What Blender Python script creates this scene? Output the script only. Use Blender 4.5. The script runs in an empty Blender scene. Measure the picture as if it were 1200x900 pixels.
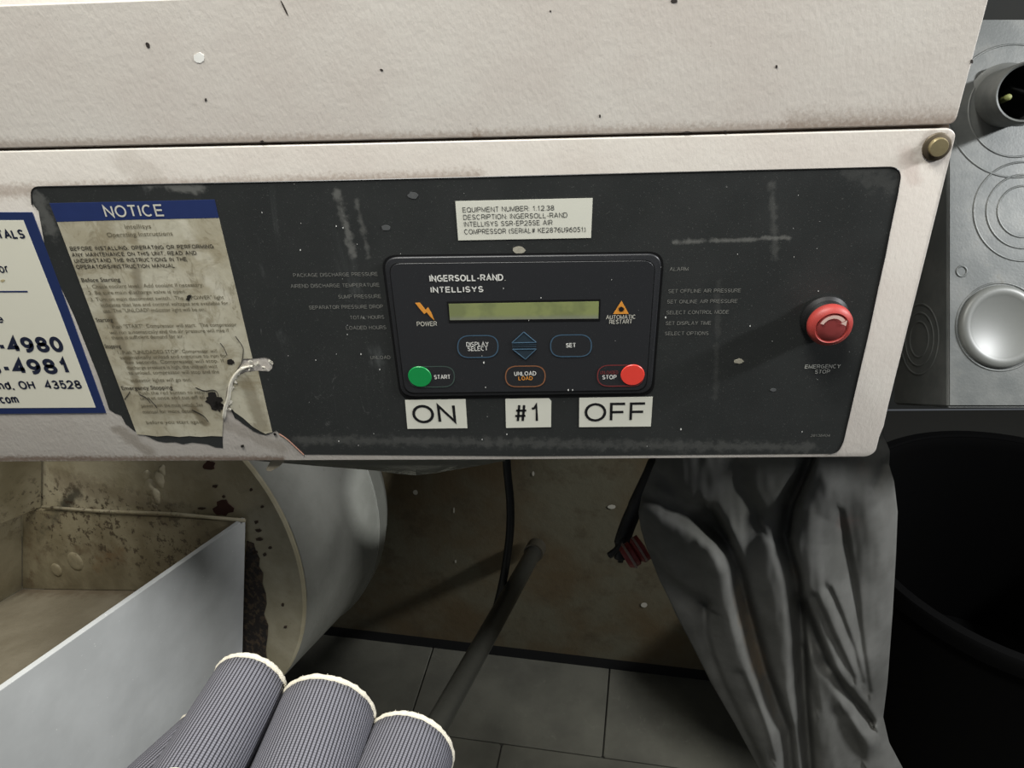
import bpy, bmesh, math, random
from mathutils import Vector, Matrix, noise as mnoise
random.seed(7)
S = bpy.context.scene
C = bpy.context.scene.collection

# ------------------------------------------------------------------ camera
FPX = 900.0
W = Matrix(((0.9984517, -0.00862702, -0.05495258),
            (0.04266975, -0.51499557, 0.85613016),
            (-0.03568619, -0.85714942, -0.51383009)))      # camera (right, down, forward) -> world
CAM = Vector((0, 0, 1.07)) - (W @ Vector((0, 0, 1))) * 0.675
cd = bpy.data.cameras.new('camera'); cam = bpy.data.objects.new('camera', cd); C.objects.link(cam)
cd.sensor_width = 36; cd.lens = 36 * FPX / 1200; cd.clip_start = 0.01; cd.clip_end = 50
m4 = (W @ Matrix(((1, 0, 0), (0, -1, 0), (0, 0, -1)))).to_4x4(); m4.translation = CAM
cam.matrix_world = m4
S.camera = cam
# ------------------------------------------------------------------ world, lights, exposure
S.view_settings.view_transform = 'Standard'; S.view_settings.look = 'None'
S.view_settings.gamma = 1; S.view_settings.use_curve_mapping = False
S.view_settings.exposure = 0.0
wd = bpy.data.worlds.new('world'); S.world = wd; wd.use_nodes = True
wd.node_tree.nodes['Background'].inputs[0].default_value = (0.80, 0.86, 0.95, 1)
wd.node_tree.nodes['Background'].inputs[1].default_value = 0.10
def area(name, loc, target, sx, sy, power, col=(1, 1, 1)):
    l = bpy.data.lights.new(name, 'AREA'); l.shape = 'RECTANGLE'; l.size = sx; l.size_y = sy
    l.energy = power; l.color = col
    o = bpy.data.objects.new(name, l); C.objects.link(o); o.location = loc
    o.rotation_euler = (Vector(target) - Vector(loc)).to_track_quat('-Z', 'Y').to_euler()
    return o
area('ceiling_lamp', (-0.38, -0.46, 2.75), (0, -0.15, 1.0), 1.3, 0.32, 60, (1.0, 0.98, 0.93))
area('side_fill', (1.7, -0.32, 1.95), (-0.4, -0.1, 0.8), 0.4, 0.10, 38, (0.97, 0.98, 1.0))  # added fill with no known source, brightens the trough side plate
def spot(name, loc, target, deg, blend, power, col, rad=.02):
    l = bpy.data.lights.new(name, 'SPOT'); l.spot_size = math.radians(deg); l.spot_blend = blend; l.energy = power; l.color = col; l.shadow_soft_size = rad
    o = bpy.data.objects.new(name, l); C.objects.link(o); o.location = loc
    o.rotation_euler = (Vector(target) - Vector(loc)).to_track_quat('-Z', 'Y').to_euler()
spot('tank_patch_spot', (0.9, -0.9, 1.55), (-0.25, 0.428, 0.600), 4.6, .15, 120, (0.95, 0.98, 1.0))  # unseen spot, added to throw the light patch on the tank side

# ------------------------------------------------------------------ projection helpers
def ray(px, py):
    return W @ Vector(((px - 600) / FPX, (py - 450) / FPX, 1))
def PZ(px, py, z):                       # point at camera depth z
    return CAM + ray(px, py) * z
def PY(px, py, y=0.0):                   # point on a plane parallel to the control panel
    r = ray(px, py); return CAM + r * ((y - CAM.y) / r.y)
def PF(px, py, z=0.0):                   # point on a horizontal plane
    r = ray(px, py); return CAM + r * ((z - CAM.z) / r.z)
def PP(px, py, p0, n):                   # point on any plane
    r = ray(px, py); return CAM + r * ((p0 - CAM).dot(n) / r.dot(n))

# ------------------------------------------------------------------ materials
def srgb(r, g, b):
    f = lambda c: (c / 255 / 12.92) if c <= 10 else ((c / 255 + 0.055) / 1.055) ** 2.4
    return (f(r), f(g), f(b), 1)
class NB:
    def __init__(s, name):
        s.m = bpy.data.materials.new(name); s.m.use_nodes = True; s.t = s.m.node_tree; s.n = s.t.nodes
        s.b = s.n['Principled BSDF']; s.pos = s.n.new('ShaderNodeNewGeometry').outputs['Position']
    def put(s, sock, v):
        if isinstance(v, bpy.types.NodeSocket): s.t.links.new(v, sock)
        else: sock.default_value = v
    def math(s, op, a, b=0.0, clamp=False):
        n = s.n.new('ShaderNodeMath'); n.operation = op; n.use_clamp = clamp
        s.put(n.inputs[0], a); s.put(n.inputs[1], b); return n.outputs[0]
    def vm(s, op, a, b=(0, 0, 0), out=0):
        n = s.n.new('ShaderNodeVectorMath'); n.operation = op
        s.put(n.inputs[0], a); s.put(n.inputs[1], b); return n.outputs[out]
    def noise(s, scale, detail=4, stretch=(1, 1, 1), rough=0.6, dist=0.0):
        v = s.vm('MULTIPLY', s.pos, stretch)
        n = s.n.new('ShaderNodeTexNoise'); n.inputs['Scale'].default_value = scale
        n.inputs['Detail'].default_value = detail; n.inputs['Roughness'].default_value = rough
        n.inputs['Distortion'].default_value = dist
        s.t.links.new(v, n.inputs['Vector']); return n.outputs[0]
    def mr(s, v, a, b, c=0.0, d=1.0):
        n = s.n.new('ShaderNodeMapRange'); n.interpolation_type = 'SMOOTHSTEP'
        s.put(n.inputs[0], v)
        for i, k in enumerate((a, b, c, d)): n.inputs[i + 1].default_value = k
        return n.outputs[0]
    def mix(s, f, a, b):
        n = s.n.new('ShaderNodeMix'); n.data_type = 'RGBA'
        s.put(n.inputs[0], f); s.put(n.inputs[6], a); s.put(n.inputs[7], b); return n.outputs[2]
    def capsule(s, a, b, w, soft=0.5, wob=0.0, wscale=60):
        a = Vector(a); b = Vector(b); ba = b - a
        pa = s.vm('SUBTRACT', s.pos, tuple(a))
        d = s.vm('DOT_PRODUCT', pa, tuple(ba / max(ba.dot(ba), 1e-9)), out=1)
        h = s.math('MULTIPLY', d, 1.0, clamp=True)
        n = s.n.new('ShaderNodeVectorMath'); n.operation = 'SCALE'; n.inputs[0].default_value = tuple(ba)
        s.t.links.new(h, n.inputs['Scale'])
        L = s.vm('LENGTH', s.vm('SUBTRACT', pa, n.outputs[0]), out=1)
        if wob: L = s.math('ADD', L, s.math('MULTIPLY', s.math('SUBTRACT', s.noise(wscale, 5), 0.5), wob * 2))
        return s.mr(L, w * soft, w, 1.0, 0.0)
    def bump(s, h, strength, dist=0.001):
        n = s.n.new('ShaderNodeBump'); n.inputs['Strength'].default_value = strength
        n.inputs['Distance'].default_value = dist; s.t.links.new(h, n.inputs['Height'])
        s.t.links.new(n.outputs[0], s.b.inputs['Normal'])
    def done(s, col, rough=0.5, metal=0.0, spec=0.5):
        s.put(s.b.inputs['Base Color'], col); s.put(s.b.inputs['Roughness'], rough)
        s.b.inputs['Metallic'].default_value = metal; s.b.inputs['Specular IOR Level'].default_value = spec
        return s.m
def plain(name, col, rough=0.5, metal=0.0, var=0.12, scale=80, bump=0.0, spec=0.5):
    k = NB(name); c = Vector(col[:3])
    f = k.noise(scale, 4)
    if bump: k.bump(k.noise(scale * 6, 3), bump)
    return k.done(k.mix(f, (*(c * (1 - var)), 1), (*(c * (1 + var)), 1)), rough, metal, spec)

def m_cream(name, seam=None, grime=()):
    k = NB(name)
    col = k.mix(k.mr(k.noise(9, 4), .3, .7), srgb(208, 203, 194), srgb(200, 193, 184))
    col = k.mix(k.mr(k.noise(25, 6, (1, 1, .4)), .55, .8, 0, .08), col, srgb(170, 158, 142))
    if seam:
        for (a, b, w, am) in seam:
            f = k.capsule(a, b, w, 0.02, w * .9, 320)
            col = k.mix(k.math('MULTIPLY', f, am), col, srgb(120, 98, 80))
    for (a, b, w, am, cc) in grime:
        f = k.capsule(a, b, w, 0.25, w * .8, 90)
        col = k.mix(k.math('MULTIPLY', f, am), col, cc)
    sp = k.mr(k.noise(420, 2), .70, .76, 0, .75)
    col = k.mix(k.math('MULTIPLY', sp, k.mr(k.noise(14, 3), .48, .66)), col, srgb(96, 88, 76))
    h = k.math('ADD', k.noise(330, 3, (1, 1, .55)), k.math('MULTIPLY', k.noise(70, 2), .7))
    k.bump(h, .30, .0009)
    return k.done(col, .42, 0, .45)

# ------------------------------------------------------------------ mesh helpers
def setp(o, **kw):
    for a, b in kw.items():
        if b is not None: o[a] = b
def link(name, me, mat, parent=None, smooth=False):
    o = bpy.data.objects.new(name, me); C.objects.link(o)
    if mat: me.materials.append(mat)
    if smooth:
        for p in me.polygons: p.use_smooth = True
    if parent is not None:
        o.parent = parent; me.transform(Matrix.Translation(-wloc(parent)))
    return o
def wloc(o):
    v = Vector((0, 0, 0))
    while o: v += o.location; o = o.parent
    return v
def thing(name, label, cat, loc, group=None):
    o = bpy.data.objects.new(name, None); C.objects.link(o); o.location = loc; o.empty_display_size = .02
    setp(o, label=label, category=cat, group=group); return o
def from_bm(name, bm, mat, parent=None, smooth=False):
    me = bpy.data.meshes.new(name); bmesh.ops.recalc_face_normals(bm, faces=bm.faces)
    bm.to_mesh(me); bm.free(); return link(name, me, mat, parent, smooth)
def single(name, bm, mat, label, cat, group=None, smooth=False):
    "a thing that is one mesh, origin moved to its centre"
    me = bpy.data.meshes.new(name); bmesh.ops.recalc_face_normals(bm, faces=bm.faces); bm.to_mesh(me); bm.free()
    c = sum((v.co for v in me.vertices), Vector()) / len(me.vertices)
    me.transform(Matrix.Translation(-c)); o = link(name, me, mat, None, smooth); o.location = c
    setp(o, label=label, category=cat, group=group); return o
def add_plate(bm, front, thick, bev=0.0, seg=2):
    "front: list of points of a planar outline; extruded by the vector thick away from the viewer"
    vs = [bm.verts.new(p) for p in front]; f = bm.faces.new(vs)
    r = bmesh.ops.extrude_face_region(bm, geom=[f])
    nv = [g for g in r['geom'] if isinstance(g, bmesh.types.BMVert)]
    bmesh.ops.translate(bm, verts=nv, vec=thick)
    if bev:
        es = [e for e in bm.edges if e.verts[0] in vs and e.verts[1] in vs and len(e.link_faces) == 2]
        bmesh.ops.bevel(bm, geom=es, offset=bev, segments=seg, affect='EDGES', profile=.5, clamp_overlap=True)
def rnd(pts, rad, n=6):
    "round the corners of a closed 3-D outline; rad one value or one per corner"
    out = []; N = len(pts)
    for i, p in enumerate(pts):
        r = rad[i] if isinstance(rad, (list, tuple)) else rad
        a = pts[i - 1]; b = pts[(i + 1) % N]
        if r <= 0: out.append(p); continue
        da = (a - p).normalized(); db = (b - p).normalized()
        r2 = min(r, (a - p).length * .49, (b - p).length * .49)
        A = p + da * r2; B = p + db * r2
        for k in range(n + 1):
            t = k / n; out.append(A * (1 - t) ** 2 + p * 2 * t * (1 - t) + B * t * t)
    return out
def pts(L, y=0.0): return [PY(a, b, y) for a, b in L]
YB = Vector((0, 1, 0))
def flat(name, L, y, mat, parent, rad=0, thick=.0003, bev=0, pp=False):
    bm = bmesh.new(); P = pts(L, y) if not pp else L
    if rad: P = rnd(P, rad)
    add_plate(bm, P, YB * thick, bev); return from_bm(name, bm, mat, parent)
def add_tube(bm, path, rad, n=10, cap=True):
    path = [Vector(p) for p in path]; rings = []
    R = rad if isinstance(rad, (list, tuple)) else [rad] * len(path)
    up = None
    for i, p in enumerate(path):
        t = (path[min(i + 1, len(path) - 1)] - path[max(i - 1, 0)]).normalized()
        if up is None: up = t.orthogonal().normalized()
        up = (up - t * up.dot(t)).normalized(); s = t.cross(up)
        rings.append([bm.verts.new(p + (up * math.cos(2 * math.pi * k / n) + s * math.sin(2 * math.pi * k / n)) * R[i]) for k in range(n)])
    for a, b in zip(rings, rings[1:]):
        for k in range(n): bm.faces.new((a[k], a[(k + 1) % n], b[(k + 1) % n], b[k]))
    if cap: bm.faces.new(rings[0]); bm.faces.new(rings[-1])
def smooth_path(P, n=8):
    P = [Vector(p) for p in P]; out = []
    Q = [P[0] * 2 - P[1]] + P + [P[-1] * 2 - P[-2]]
    for i in range(1, len(Q) - 2):
        a, b, c, d = Q[i - 1:i + 3]
        for k in range(n):
            t = k / n
            out.append(.5 * ((2 * b) + (c - a) * t + (2 * a - 5 * b + 4 * c - d) * t * t + (3 * b - a - 3 * c + d) * t ** 3))
    out.append(P[-1]); return out
def add_lathe(bm, c, axis, prof, n=48):
    axis = Vector(axis).normalized(); u = axis.orthogonal().normalized(); v = axis.cross(u); rings = []
    for r, h in prof:
        if r < 1e-7: rings.append([bm.verts.new(c + axis * h)])
        else: rings.append([bm.verts.new(c + axis * h + (u * math.cos(2 * math.pi * k / n) + v * math.sin(2 * math.pi * k / n)) * r) for k in range(n)])
    for a, b in zip(rings, rings[1:]):
        for k in range(n):
            k2 = (k + 1) % n
            if len(a) == 1 and len(b) == 1: continue
            if len(a) == 1: bm.faces.new((a[0], b[k], b[k2]))
            elif len(b) == 1: bm.faces.new((a[k], a[k2], b[0]))
            else: bm.faces.new((a[k], a[k2], b[k2], b[k]))
def lathe(name, c, axis, prof, mat, parent=None, n=48, smooth=True):
    bm = bmesh.new(); add_lathe(bm, Vector(c), axis, prof, n)
    o = from_bm(name, bm, mat, parent, smooth)
    return o
def autosmooth(o, ang=35):
    me = o.data; bm = bmesh.new(); bm.from_mesh(me)
    for e in bm.edges:
        if len(e.link_faces) == 2 and e.calc_face_angle(0) > math.radians(ang): e.smooth = False
    for f in bm.faces: f.smooth = True
    bm.to_mesh(me); bm.free(); return o
def add_ring(bm, P, w, y_thick=.0002):
    "flat outline stroke of width w following closed outline P lying in a y-plane"
    N = len(P); cen = sum(P, Vector()) / N; a = []; b = []
    for i, p in enumerate(P):
        t = (P[(i + 1) % N] - P[i - 1]).normalized(); nrm = t.cross(YB)
        if nrm.dot(p - cen) < 0: nrm.negate()
        a.append(bm.verts.new(p + nrm * w / 2)); b.append(bm.verts.new(p - nrm * w / 2))
    for i in range(N):
        j = (i + 1) % N; bm.faces.new((a[i], a[j], b[j], b[i]))
def add_text(bm, s, x0, yb0, x1, yb1, h, y=0.0, bold=0.0, sp=1.0):
    "text on a panel-parallel plane: baseline from pixel (x0,yb0) to (x1,yb1), capital height h pixels"
    cu = bpy.data.curves.new('t', 'FONT'); cu.body = s; cu.offset = bold; cu.resolution_u = 3; cu.space_character = sp
    o = bpy.data.objects.new('t', cu); C.objects.link(o)
    dg = bpy.context.evaluated_depsgraph_get(); me = bpy.data.meshes.new_from_object(o.evaluated_get(dg))
    xs = [v.co.x for v in me.vertices]; mn, mx = min(xs), max(xs)
    A = PY(x0, yb0, y); B = PY(x1, yb1, y); ex = (B - A) / (mx - mn)
    up = (PY((x0 + x1) / 2, (yb0 + yb1) / 2 - h, y) - PY((x0 + x1) / 2, (yb0 + yb1) / 2, y)).length
    ez = ex.cross(YB).normalized()
    if ez.z < 0: ez.negate()
    ez *= up / 0.70
    vs = [bm.verts.new(A + ex * (v.co.x - mn) + ez * v.co.y) for v in me.vertices]
    for p in me.polygons:
        try: bm.faces.new([vs[i] for i in p.vertices])
        except ValueError: pass
    bpy.data.objects.remove(o); bpy.data.curves.remove(cu); bpy.data.meshes.remove(me)
GL = {'A': (.72, 'M0 0 L.36 1 L.72 0|M.13 .34 L.59 .34'), 'B': (.66, 'M0 .52 L0 1 L.38 1 A.38 .76 .24 .24 90 -90 L0 .52|M0 .52 L.40 .52 A.40 .26 .26 .26 90 -90 L0 0 L0 .52'),
 'C': (.74, 'A.38 .5 .37 .5 50 310'), 'D': (.67, 'M0 0 L0 1 L.3 1 A.3 .5 .37 .5 90 -90 L0 0'), 'E': (.58, 'M.58 1 L0 1 L0 0 L.6 0|M0 .52 L.54 .52'),
 'F': (.55, 'M.56 1 L0 1 L0 0|M0 .5 L.5 .5'), 'G': (.76, 'A.38 .5 .37 .5 50 335|M.42 .5 L.74 .5 L.74 .02'), 'H': (.62, 'M0 0 L0 1|M.62 0 L.62 1|M0 .52 L.62 .52'),
 'I': (0, 'M0 0 L0 1'), 'J': (.42, 'M.42 1 L.42 .25 A.22 .25 .2 .25 0 -170'), 'K': (.62, 'M0 0 L0 1|M.6 1 L0 .38|M.2 .6 L.64 0'), 'L': (.52, 'M0 1 L0 0 L.52 0'),
 'M': (.76, 'M0 0 L0 1 L.38 .08 L.76 1 L.76 0'), 'N': (.62, 'M0 0 L0 1 L.62 0 L.62 1'), 'O': (.78, 'A.39 .5 .39 .5 0 360'),
 'P': (.62, 'M0 0 L0 1 L.36 1 A.36 .73 .26 .27 90 -90 L0 .46'), 'Q': (.78, 'A.39 .5 .39 .5 0 360|M.48 .22 L.78 -.02'), 'R': (.64, 'M0 0 L0 1 L.36 1 A.36 .73 .26 .27 90 -90 L0 .46|M.38 .46 L.62 0'),
 'S': (.62, 'A.31 .745 .27 .255 25 270 A.31 .245 .29 .245 90 -155'), 'T': (.6, 'M0 1 L.6 1|M.3 1 L.3 0'), 'U': (.6, 'M0 1 L0 .3 A.3 .3 .3 .3 180 360 L.6 1'),
 'V': (.68, 'M0 1 L.34 0 L.68 1'), 'W': (.9, 'M0 1 L.22 0 L.45 1 L.68 0 L.9 1'), 'X': (.64, 'M0 1 L.64 0|M0 0 L.64 1'), 'Y': (.64, 'M0 1 L.32 .45 L.64 1|M.32 .45 L.32 0'), 'Z': (.6, 'M0 1 L.58 1 L0 0 L.6 0'),
 '0': (.58, 'A.29 .5 .29 .5 0 360'), '1': (.46, 'M.06 .76 L.2 .8 L.3 1 L.3 0'), '2': (.6, 'A.3 .7 .28 .3 170 -35 L0 0 L.6 0'), '3': (.58, 'A.29 .76 .25 .24 160 -80 A.29 .27 .29 .27 80 -160'),
 '4': (.6, 'M.46 0 L.46 1 L.02 .3 L.62 .3'), '5': (.58, 'M.54 1 L.12 1 L.06 .5 A.29 .33 .29 .33 130 -155'), '6': (.6, 'A.31 .32 .28 .32 0 360|A.45 .4 .42 .6 180 78'),
 '7': (.58, 'M0 1 L.58 1 L.2 0'), '8': (.6, 'A.3 .76 .24 .24 0 360|A.3 .26 .29 .26 0 360'), '9': (.6, 'A.29 .68 .28 .32 0 360|A.15 .6 .42 .6 0 -102'),
 '#': (.6, 'M.24 1 L.12 0|M.5 1 L.38 0|M.06 .66 L.6 .66|M0 .33 L.54 .33'), '-': (.28, 'M0 .38 L.28 .38'), '.': (0, 'M0 0 L0 .1'), ',': (.05, 'M.05 .08 L0 -.16'), ':': (0, 'M0 0 L0 .1|M0 .5 L0 .6'),
 '(': (.2, 'A.4 .42 .4 .62 125 235'), ')': (.2, 'A-.2 .42 .4 .62 55 -55'), '/': (.3, 'M0 0 L.3 1'), ' ': (.24, ''),
 'o': (.5, 'A.25 .37 .25 .37 0 360'), 'r': (.28, 'M0 0 L0 .74|A.24 .46 .24 .27 180 80'), 'e': (.5, 'M.02 .38 L.5 .38 A.26 .37 .25 .37 0 318'), 'n': (.46, 'M0 0 L0 .74|A.23 .48 .23 .26 180 0 L.46 0'),
 'd': (.5, 'A.25 .37 .25 .37 0 360|M.5 0 L.5 1'), 'c': (.46, 'A.26 .37 .25 .37 45 315'), 'm': (.74, 'M0 0 L0 .74|A.19 .5 .18 .24 180 0 L.37 0|A.56 .5 .18 .24 180 0 L.74 0')}
def glyph(spec):
    out = []
    for st in filter(None, spec.split('|')):
        P = []
        for tok in st.replace('M', '@M').replace('L', '@L').replace('A', '@A').split('@'):
            if not tok.strip(): continue
            v = [float(q) for q in tok[1:].split()]
            if tok[0] in 'ML': P.append((v[0], v[1]))
            else:
                n = max(6, int(abs(v[5] - v[4]) / 18))
                for i in range(n + 1):
                    t = math.radians(v[4] + (v[5] - v[4]) * i / n); q = (v[0] + v[2] * math.cos(t), v[1] + v[3] * math.sin(t))
                    if not P or math.hypot(P[-1][0] - q[0], P[-1][1] - q[1]) > .01: P.append(q)
        out.append(P)
    return out
def add_stroke_text(bm, s, x0, yb0, x1, yb1, h, y, w):
    x = 0; S_ = []
    for ch in s:
        adv, spec = GL[ch]; S_.append((x, glyph(spec))); x += adv + .13 + w
    last = GL[s[-1]][0]; tot = x - .13 - w + w
    A = PY(x0, yb0, y); B = PY(x1, yb1, y); ex = (B - A) / tot
    up = (PY((x0 + x1) / 2, (yb0 + yb1) / 2 - h, y) - PY((x0 + x1) / 2, (yb0 + yb1) / 2, y)).length
    ez = ex.cross(YB).normalized()
    if ez.z < 0: ez.negate()
    kx = ex.length / up
    exn = ex.normalized() * up; ez = ez * up
    for gx, st in S_:
        for P in st:
            Q = [Vector((((p[0] + gx + w / 2) * kx), w / 2 + p[1] * (1 - w), 0)) for p in P]
            closed = (Q[0] - Q[-1]).length < .02 * max(kx, 1) and len(Q) > 3
            n = len(Q); a = []; b = []
            if closed: Q = Q[:-1]; n -= 1
            for i in range(n):
                pi_ = Q[i - 1] if (i or closed) else None; ni = Q[(i + 1) % n] if (i < n - 1 or closed) else None
                d1 = (Q[i] - pi_).normalized() if pi_ else None; d2 = (ni - Q[i]).normalized() if ni else None
                if d1 is None: d1 = d2
                if d2 is None: d2 = d1
                t = (d1 + d2); t = t.normalized() if t.length > 1e-4 else d1
                nn = Vector((-t.y, t.x, 0)); c = max(.38, abs(nn.dot(Vector((-d1.y, d1.x, 0))))); nn *= w * .5 / c
                a.append(Q[i] + nn); b.append(Q[i] - nn)
            mk = lambda v: bm.verts.new(A + exn * v.x + ez * v.y)
            va = [mk(v) for v in a]; vb = [mk(v) for v in b]
            for i in range(n if closed else n - 1):
                j = (i + 1) % n; bm.faces.new((va[i], va[j], vb[j], vb[i]))
def texts(name, L, y, mat, parent):
    for i, a in enumerate(L):
        bm = bmesh.new(); bold = a[6] if len(a) > 6 else 0.0
        if all(ch in GL for ch in a[0]) and a[0] != '.': add_stroke_text(bm, *a[:6], y, .115 + bold * 2.3)
        else: add_text(bm, *a[:6], y=y, bold=bold)
        me = bpy.data.meshes.new(name); bm.to_mesh(me); bm.free(); o = link(name, me, mat, parent)
    return o

# ------------------------------------------------------------------ materials used
SEAM0 = PY(0, 172); SEAM1 = PY(1113, 145)
GR = srgb(118, 104, 84)
M_upper = m_cream('cream_enamel_canopy', [(PY(-60, 172), PY(560, 161), .007, .5), (PY(560, 161), PY(1116, 145), .008, .5), (PY(930, 144), PY(1116, 140), .014, .35)])
M_lower = m_cream('cream_enamel_cover', [(PY(-60, 226), PY(560, 208), .009, .5), (PY(-40, 538), PY(330, 538), .006, .8)],
                  [(PY(150, 190), PY(180, 208), .016, .18, GR), (PY(1096, 172), PY(1096, 173), .017, .55, srgb(110, 92, 78)),
                   (PY(140, 505), PY(175, 530), .010, .45, GR), (PY(1060, 180), PY(1072, 210), .008, .25, srgb(150, 120, 110)),
                   (PY(0, 500), PY(130, 505), .018, .06, GR), (PY(268, 500), PY(330, 525), .010, .3, GR)])
def m_film():
    k = NB('charcoal_overlay_film')
    col = k.mix(k.noise(30, 5), srgb(42, 44, 43), srgb(47, 49, 48))
    smear = k.mr(k.noise(16, 6, (1, 1, .35), .7, 1.2), .56, .82, 0, .5)
    left = k.capsule(PY(130, 250), PY(390, 430), .13, .3)
    col = k.mix(k.math('MULTIPLY', smear, left), col, srgb(120, 124, 122))
    gr = k.mr(k.noise(75, 6, (1, 1, .6), .75, 2.5), .60, .74, 0, .30)
    col = k.mix(k.math('MULTIPLY', gr, k.capsule(PY(300, 400), PY(380, 500), .09, .2)), col, srgb(140, 142, 138))
    for (a, b, w, am) in [((790, 284), (925, 278), .0026, .42), ((905, 215), (908, 300), .0040, .16), ((395, 225), (415, 300), .0045, .40),
                          ((418, 235), (432, 300), .0030, .25), ((160, 212), (235, 222), .006, .45), ((1000, 200), (1045, 215), .012, .10),
                          ((842, 330), (838, 470), .0035, .07), ((350, 515), (950, 524), .008, .16), ((42, 228), (60, 270), .010, .3)]:
        f = k.capsule(PY(*a), PY(*b), w, .0, w * 1.5, 130)
        col = k.mix(k.math('MULTIPLY', f, am * .8), col, srgb(150, 150, 144))
    dot = k.mr(k.noise(900, 1), .70, .74, 0, .35)
    col = k.mix(dot, col, srgb(110, 112, 108))
    k.bump(k.noise(1300, 2), .25, .0003)
    return k.done(col, k.mr(k.noise(18, 4), .3, .7, .42, .6), 0, .4)
M_film = m_film()
def m_notice():
    k = NB('stained_notice_paper')
    col = k.mix(k.mr(k.noise(22, 5), .35, .65), srgb(192, 188, 168), srgb(170, 163, 140))
    for (a, b, w, am) in [((160, 312), (163, 345), .006, .55), ((118, 336), (132, 375), .007, .55), ((132, 375), (150, 420), .0065, .5),
                          ((150, 420), (163, 455), .005, .55), ((175, 420), (240, 440), .016, .35), ((180, 480), (250, 470), .018, .35),
                          ((290, 450), (308, 500), .010, .5), ((228, 478), (240, 495), .006, .7), ((120, 430), (150, 470), .010, .3)]:
        f = k.capsule(PY(*a), PY(*b), w, .3, w * .5, 120)
        col = k.mix(k.math('MULTIPLY', f, am), col, srgb(98, 86, 62))
    for (a, b, w, am) in [((215, 262), (235, 300), .006, .6), ((245, 330), (268, 350), .007, .7), ((240, 290), (262, 345), .005, .4), ((180, 330), (240, 320), .01, .3)]:
        f = k.capsule(PY(*a), PY(*b), w, .2, w * .7, 120)
        col = k.mix(k.math('MULTIPLY', f, am), col, srgb(206, 202, 184))
    col = k.mix(k.mr(k.noise(60, 6, (1, 1, .5), .75, 2), .52, .72, 0, .6), col, srgb(108, 98, 74))
    col = k.mix(k.mr(k.noise(28, 6, (1, 1, 1), .75, 1), .50, .66, 0, .5), col, srgb(128, 116, 88))
    k.bump(k.noise(45, 3, (1, 1, 1), .6, .5), .25, .002)
    return k.done(col, .45, 0, .4)
M_notice = m_notice()
M_blue = plain('navy_blue_print', srgb(38, 52, 98), .4, var=.12)
M_navy = plain('navy_sticker_edge', srgb(36, 50, 92), .35, var=.06)
M_white = plain('white_label_vinyl', srgb(222, 222, 208), .35, var=.02)
M_rental = plain('cream_white_vinyl', srgb(224, 222, 204), .35, var=.02)
M_black = plain('black_print', srgb(22, 22, 24), .5)
M_navyprint = plain('dark_navy_print', srgb(30, 36, 56), .5)
M_greyprint = plain('worn_grey_print', srgb(126, 126, 120), .5, var=.45, scale=500)
M_dimprint = plain('faded_notice_print', srgb(104, 98, 78), .5, var=.30, scale=400)
M_boldprint = plain('notice_bold_print', srgb(66, 62, 52), .5, var=.25, scale=400)
M_paleprint = plain('pale_print', srgb(205, 203, 190), .5, var=.1, scale=400)
M_whiteprint = plain('white_print', srgb(225, 225, 218), .5, var=.05)
M_darkframe = plain('dark_groove', srgb(14, 14, 14), .4)
M_key = NB('keypad_membrane'); M_key.bump(M_key.noise(1300, 2), .2, .0003)
M_key = M_key.done(M_key.mix(M_key.mr(M_key.noise(900, 1), .70, .74, 0, .3), srgb(42, 43, 45), srgb(96, 98, 96)), .42, 0, .45)
M_blueline = plain('steel_blue_line', srgb(66, 92, 112), .5)
M_greenline = plain('grey_green_line', srgb(66, 82, 76), .5)
M_orangeline = plain('brown_orange_line', srgb(142, 96, 66), .5)
M_redline = plain('dull_red_line', srgb(120, 52, 52), .5)
M_green = plain('green_key', srgb(22, 146, 74), .4, var=.03)
M_redkey = plain('red_key', srgb(234, 70, 58), .4, var=.03)
M_orange = plain('orange_print', srgb(226, 152, 60), .5, var=.08)
M_lcd = NB('green_lcd')
def m_lcd():
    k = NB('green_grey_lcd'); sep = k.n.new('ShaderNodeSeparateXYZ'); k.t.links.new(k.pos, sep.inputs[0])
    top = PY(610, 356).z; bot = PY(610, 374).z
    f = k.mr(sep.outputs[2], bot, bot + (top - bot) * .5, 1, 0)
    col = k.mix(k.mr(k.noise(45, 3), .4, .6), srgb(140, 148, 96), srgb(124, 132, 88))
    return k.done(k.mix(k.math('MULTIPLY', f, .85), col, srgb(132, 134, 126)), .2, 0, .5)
M_lcd = m_lcd()
M_estop = plain('red_mushroom_plastic', srgb(160, 58, 52), .5, var=.08, scale=120, bump=.1)
M_estop2 = plain('dull_red_plastic', srgb(134, 52, 50), .6, var=.1, scale=200)
M_arrow = plain('pale_pink_print', srgb(222, 190, 178), .5)
M_blackplastic = plain('black_plastic', srgb(20, 20, 20), .5)
M_bolt = plain('tarnished_brass', srgb(150, 138, 104), .4, .5, var=.2, scale=300)
M_washer = plain('dark_washer', srgb(92, 82, 66), .5, .4, var=.25, scale=300)
M_chipw = plain('white_paint_spot', srgb(240, 240, 234), .5)
M_chipd = plain('dark_chip', srgb(52, 46, 42), .6)
M_burn = plain('black_burn', srgb(24, 20, 16), .7)
M_torn = plain('torn_white_film', srgb(206, 202, 188), .55, var=.14, scale=260, bump=.5)
M_flap = plain('grey_green_flap', srgb(150, 150, 138), .5, var=.05)
def m_galv():
    k = NB('dull_galvanised_steel')
    col = k.mix(k.mr(k.noise(30, 4), .35, .65), srgb(90, 93, 91), srgb(106, 108, 105))
    col = k.mix(k.mr(k.noise(60, 6, (1, 1, 1), .7), .6, .75, 0, .5), col, srgb(96, 94, 84))
    k.bump(k.noise(420, 3), .25, .0004)
    return k.done(col, .45, .25, .5)
M_galv = m_galv()
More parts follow.
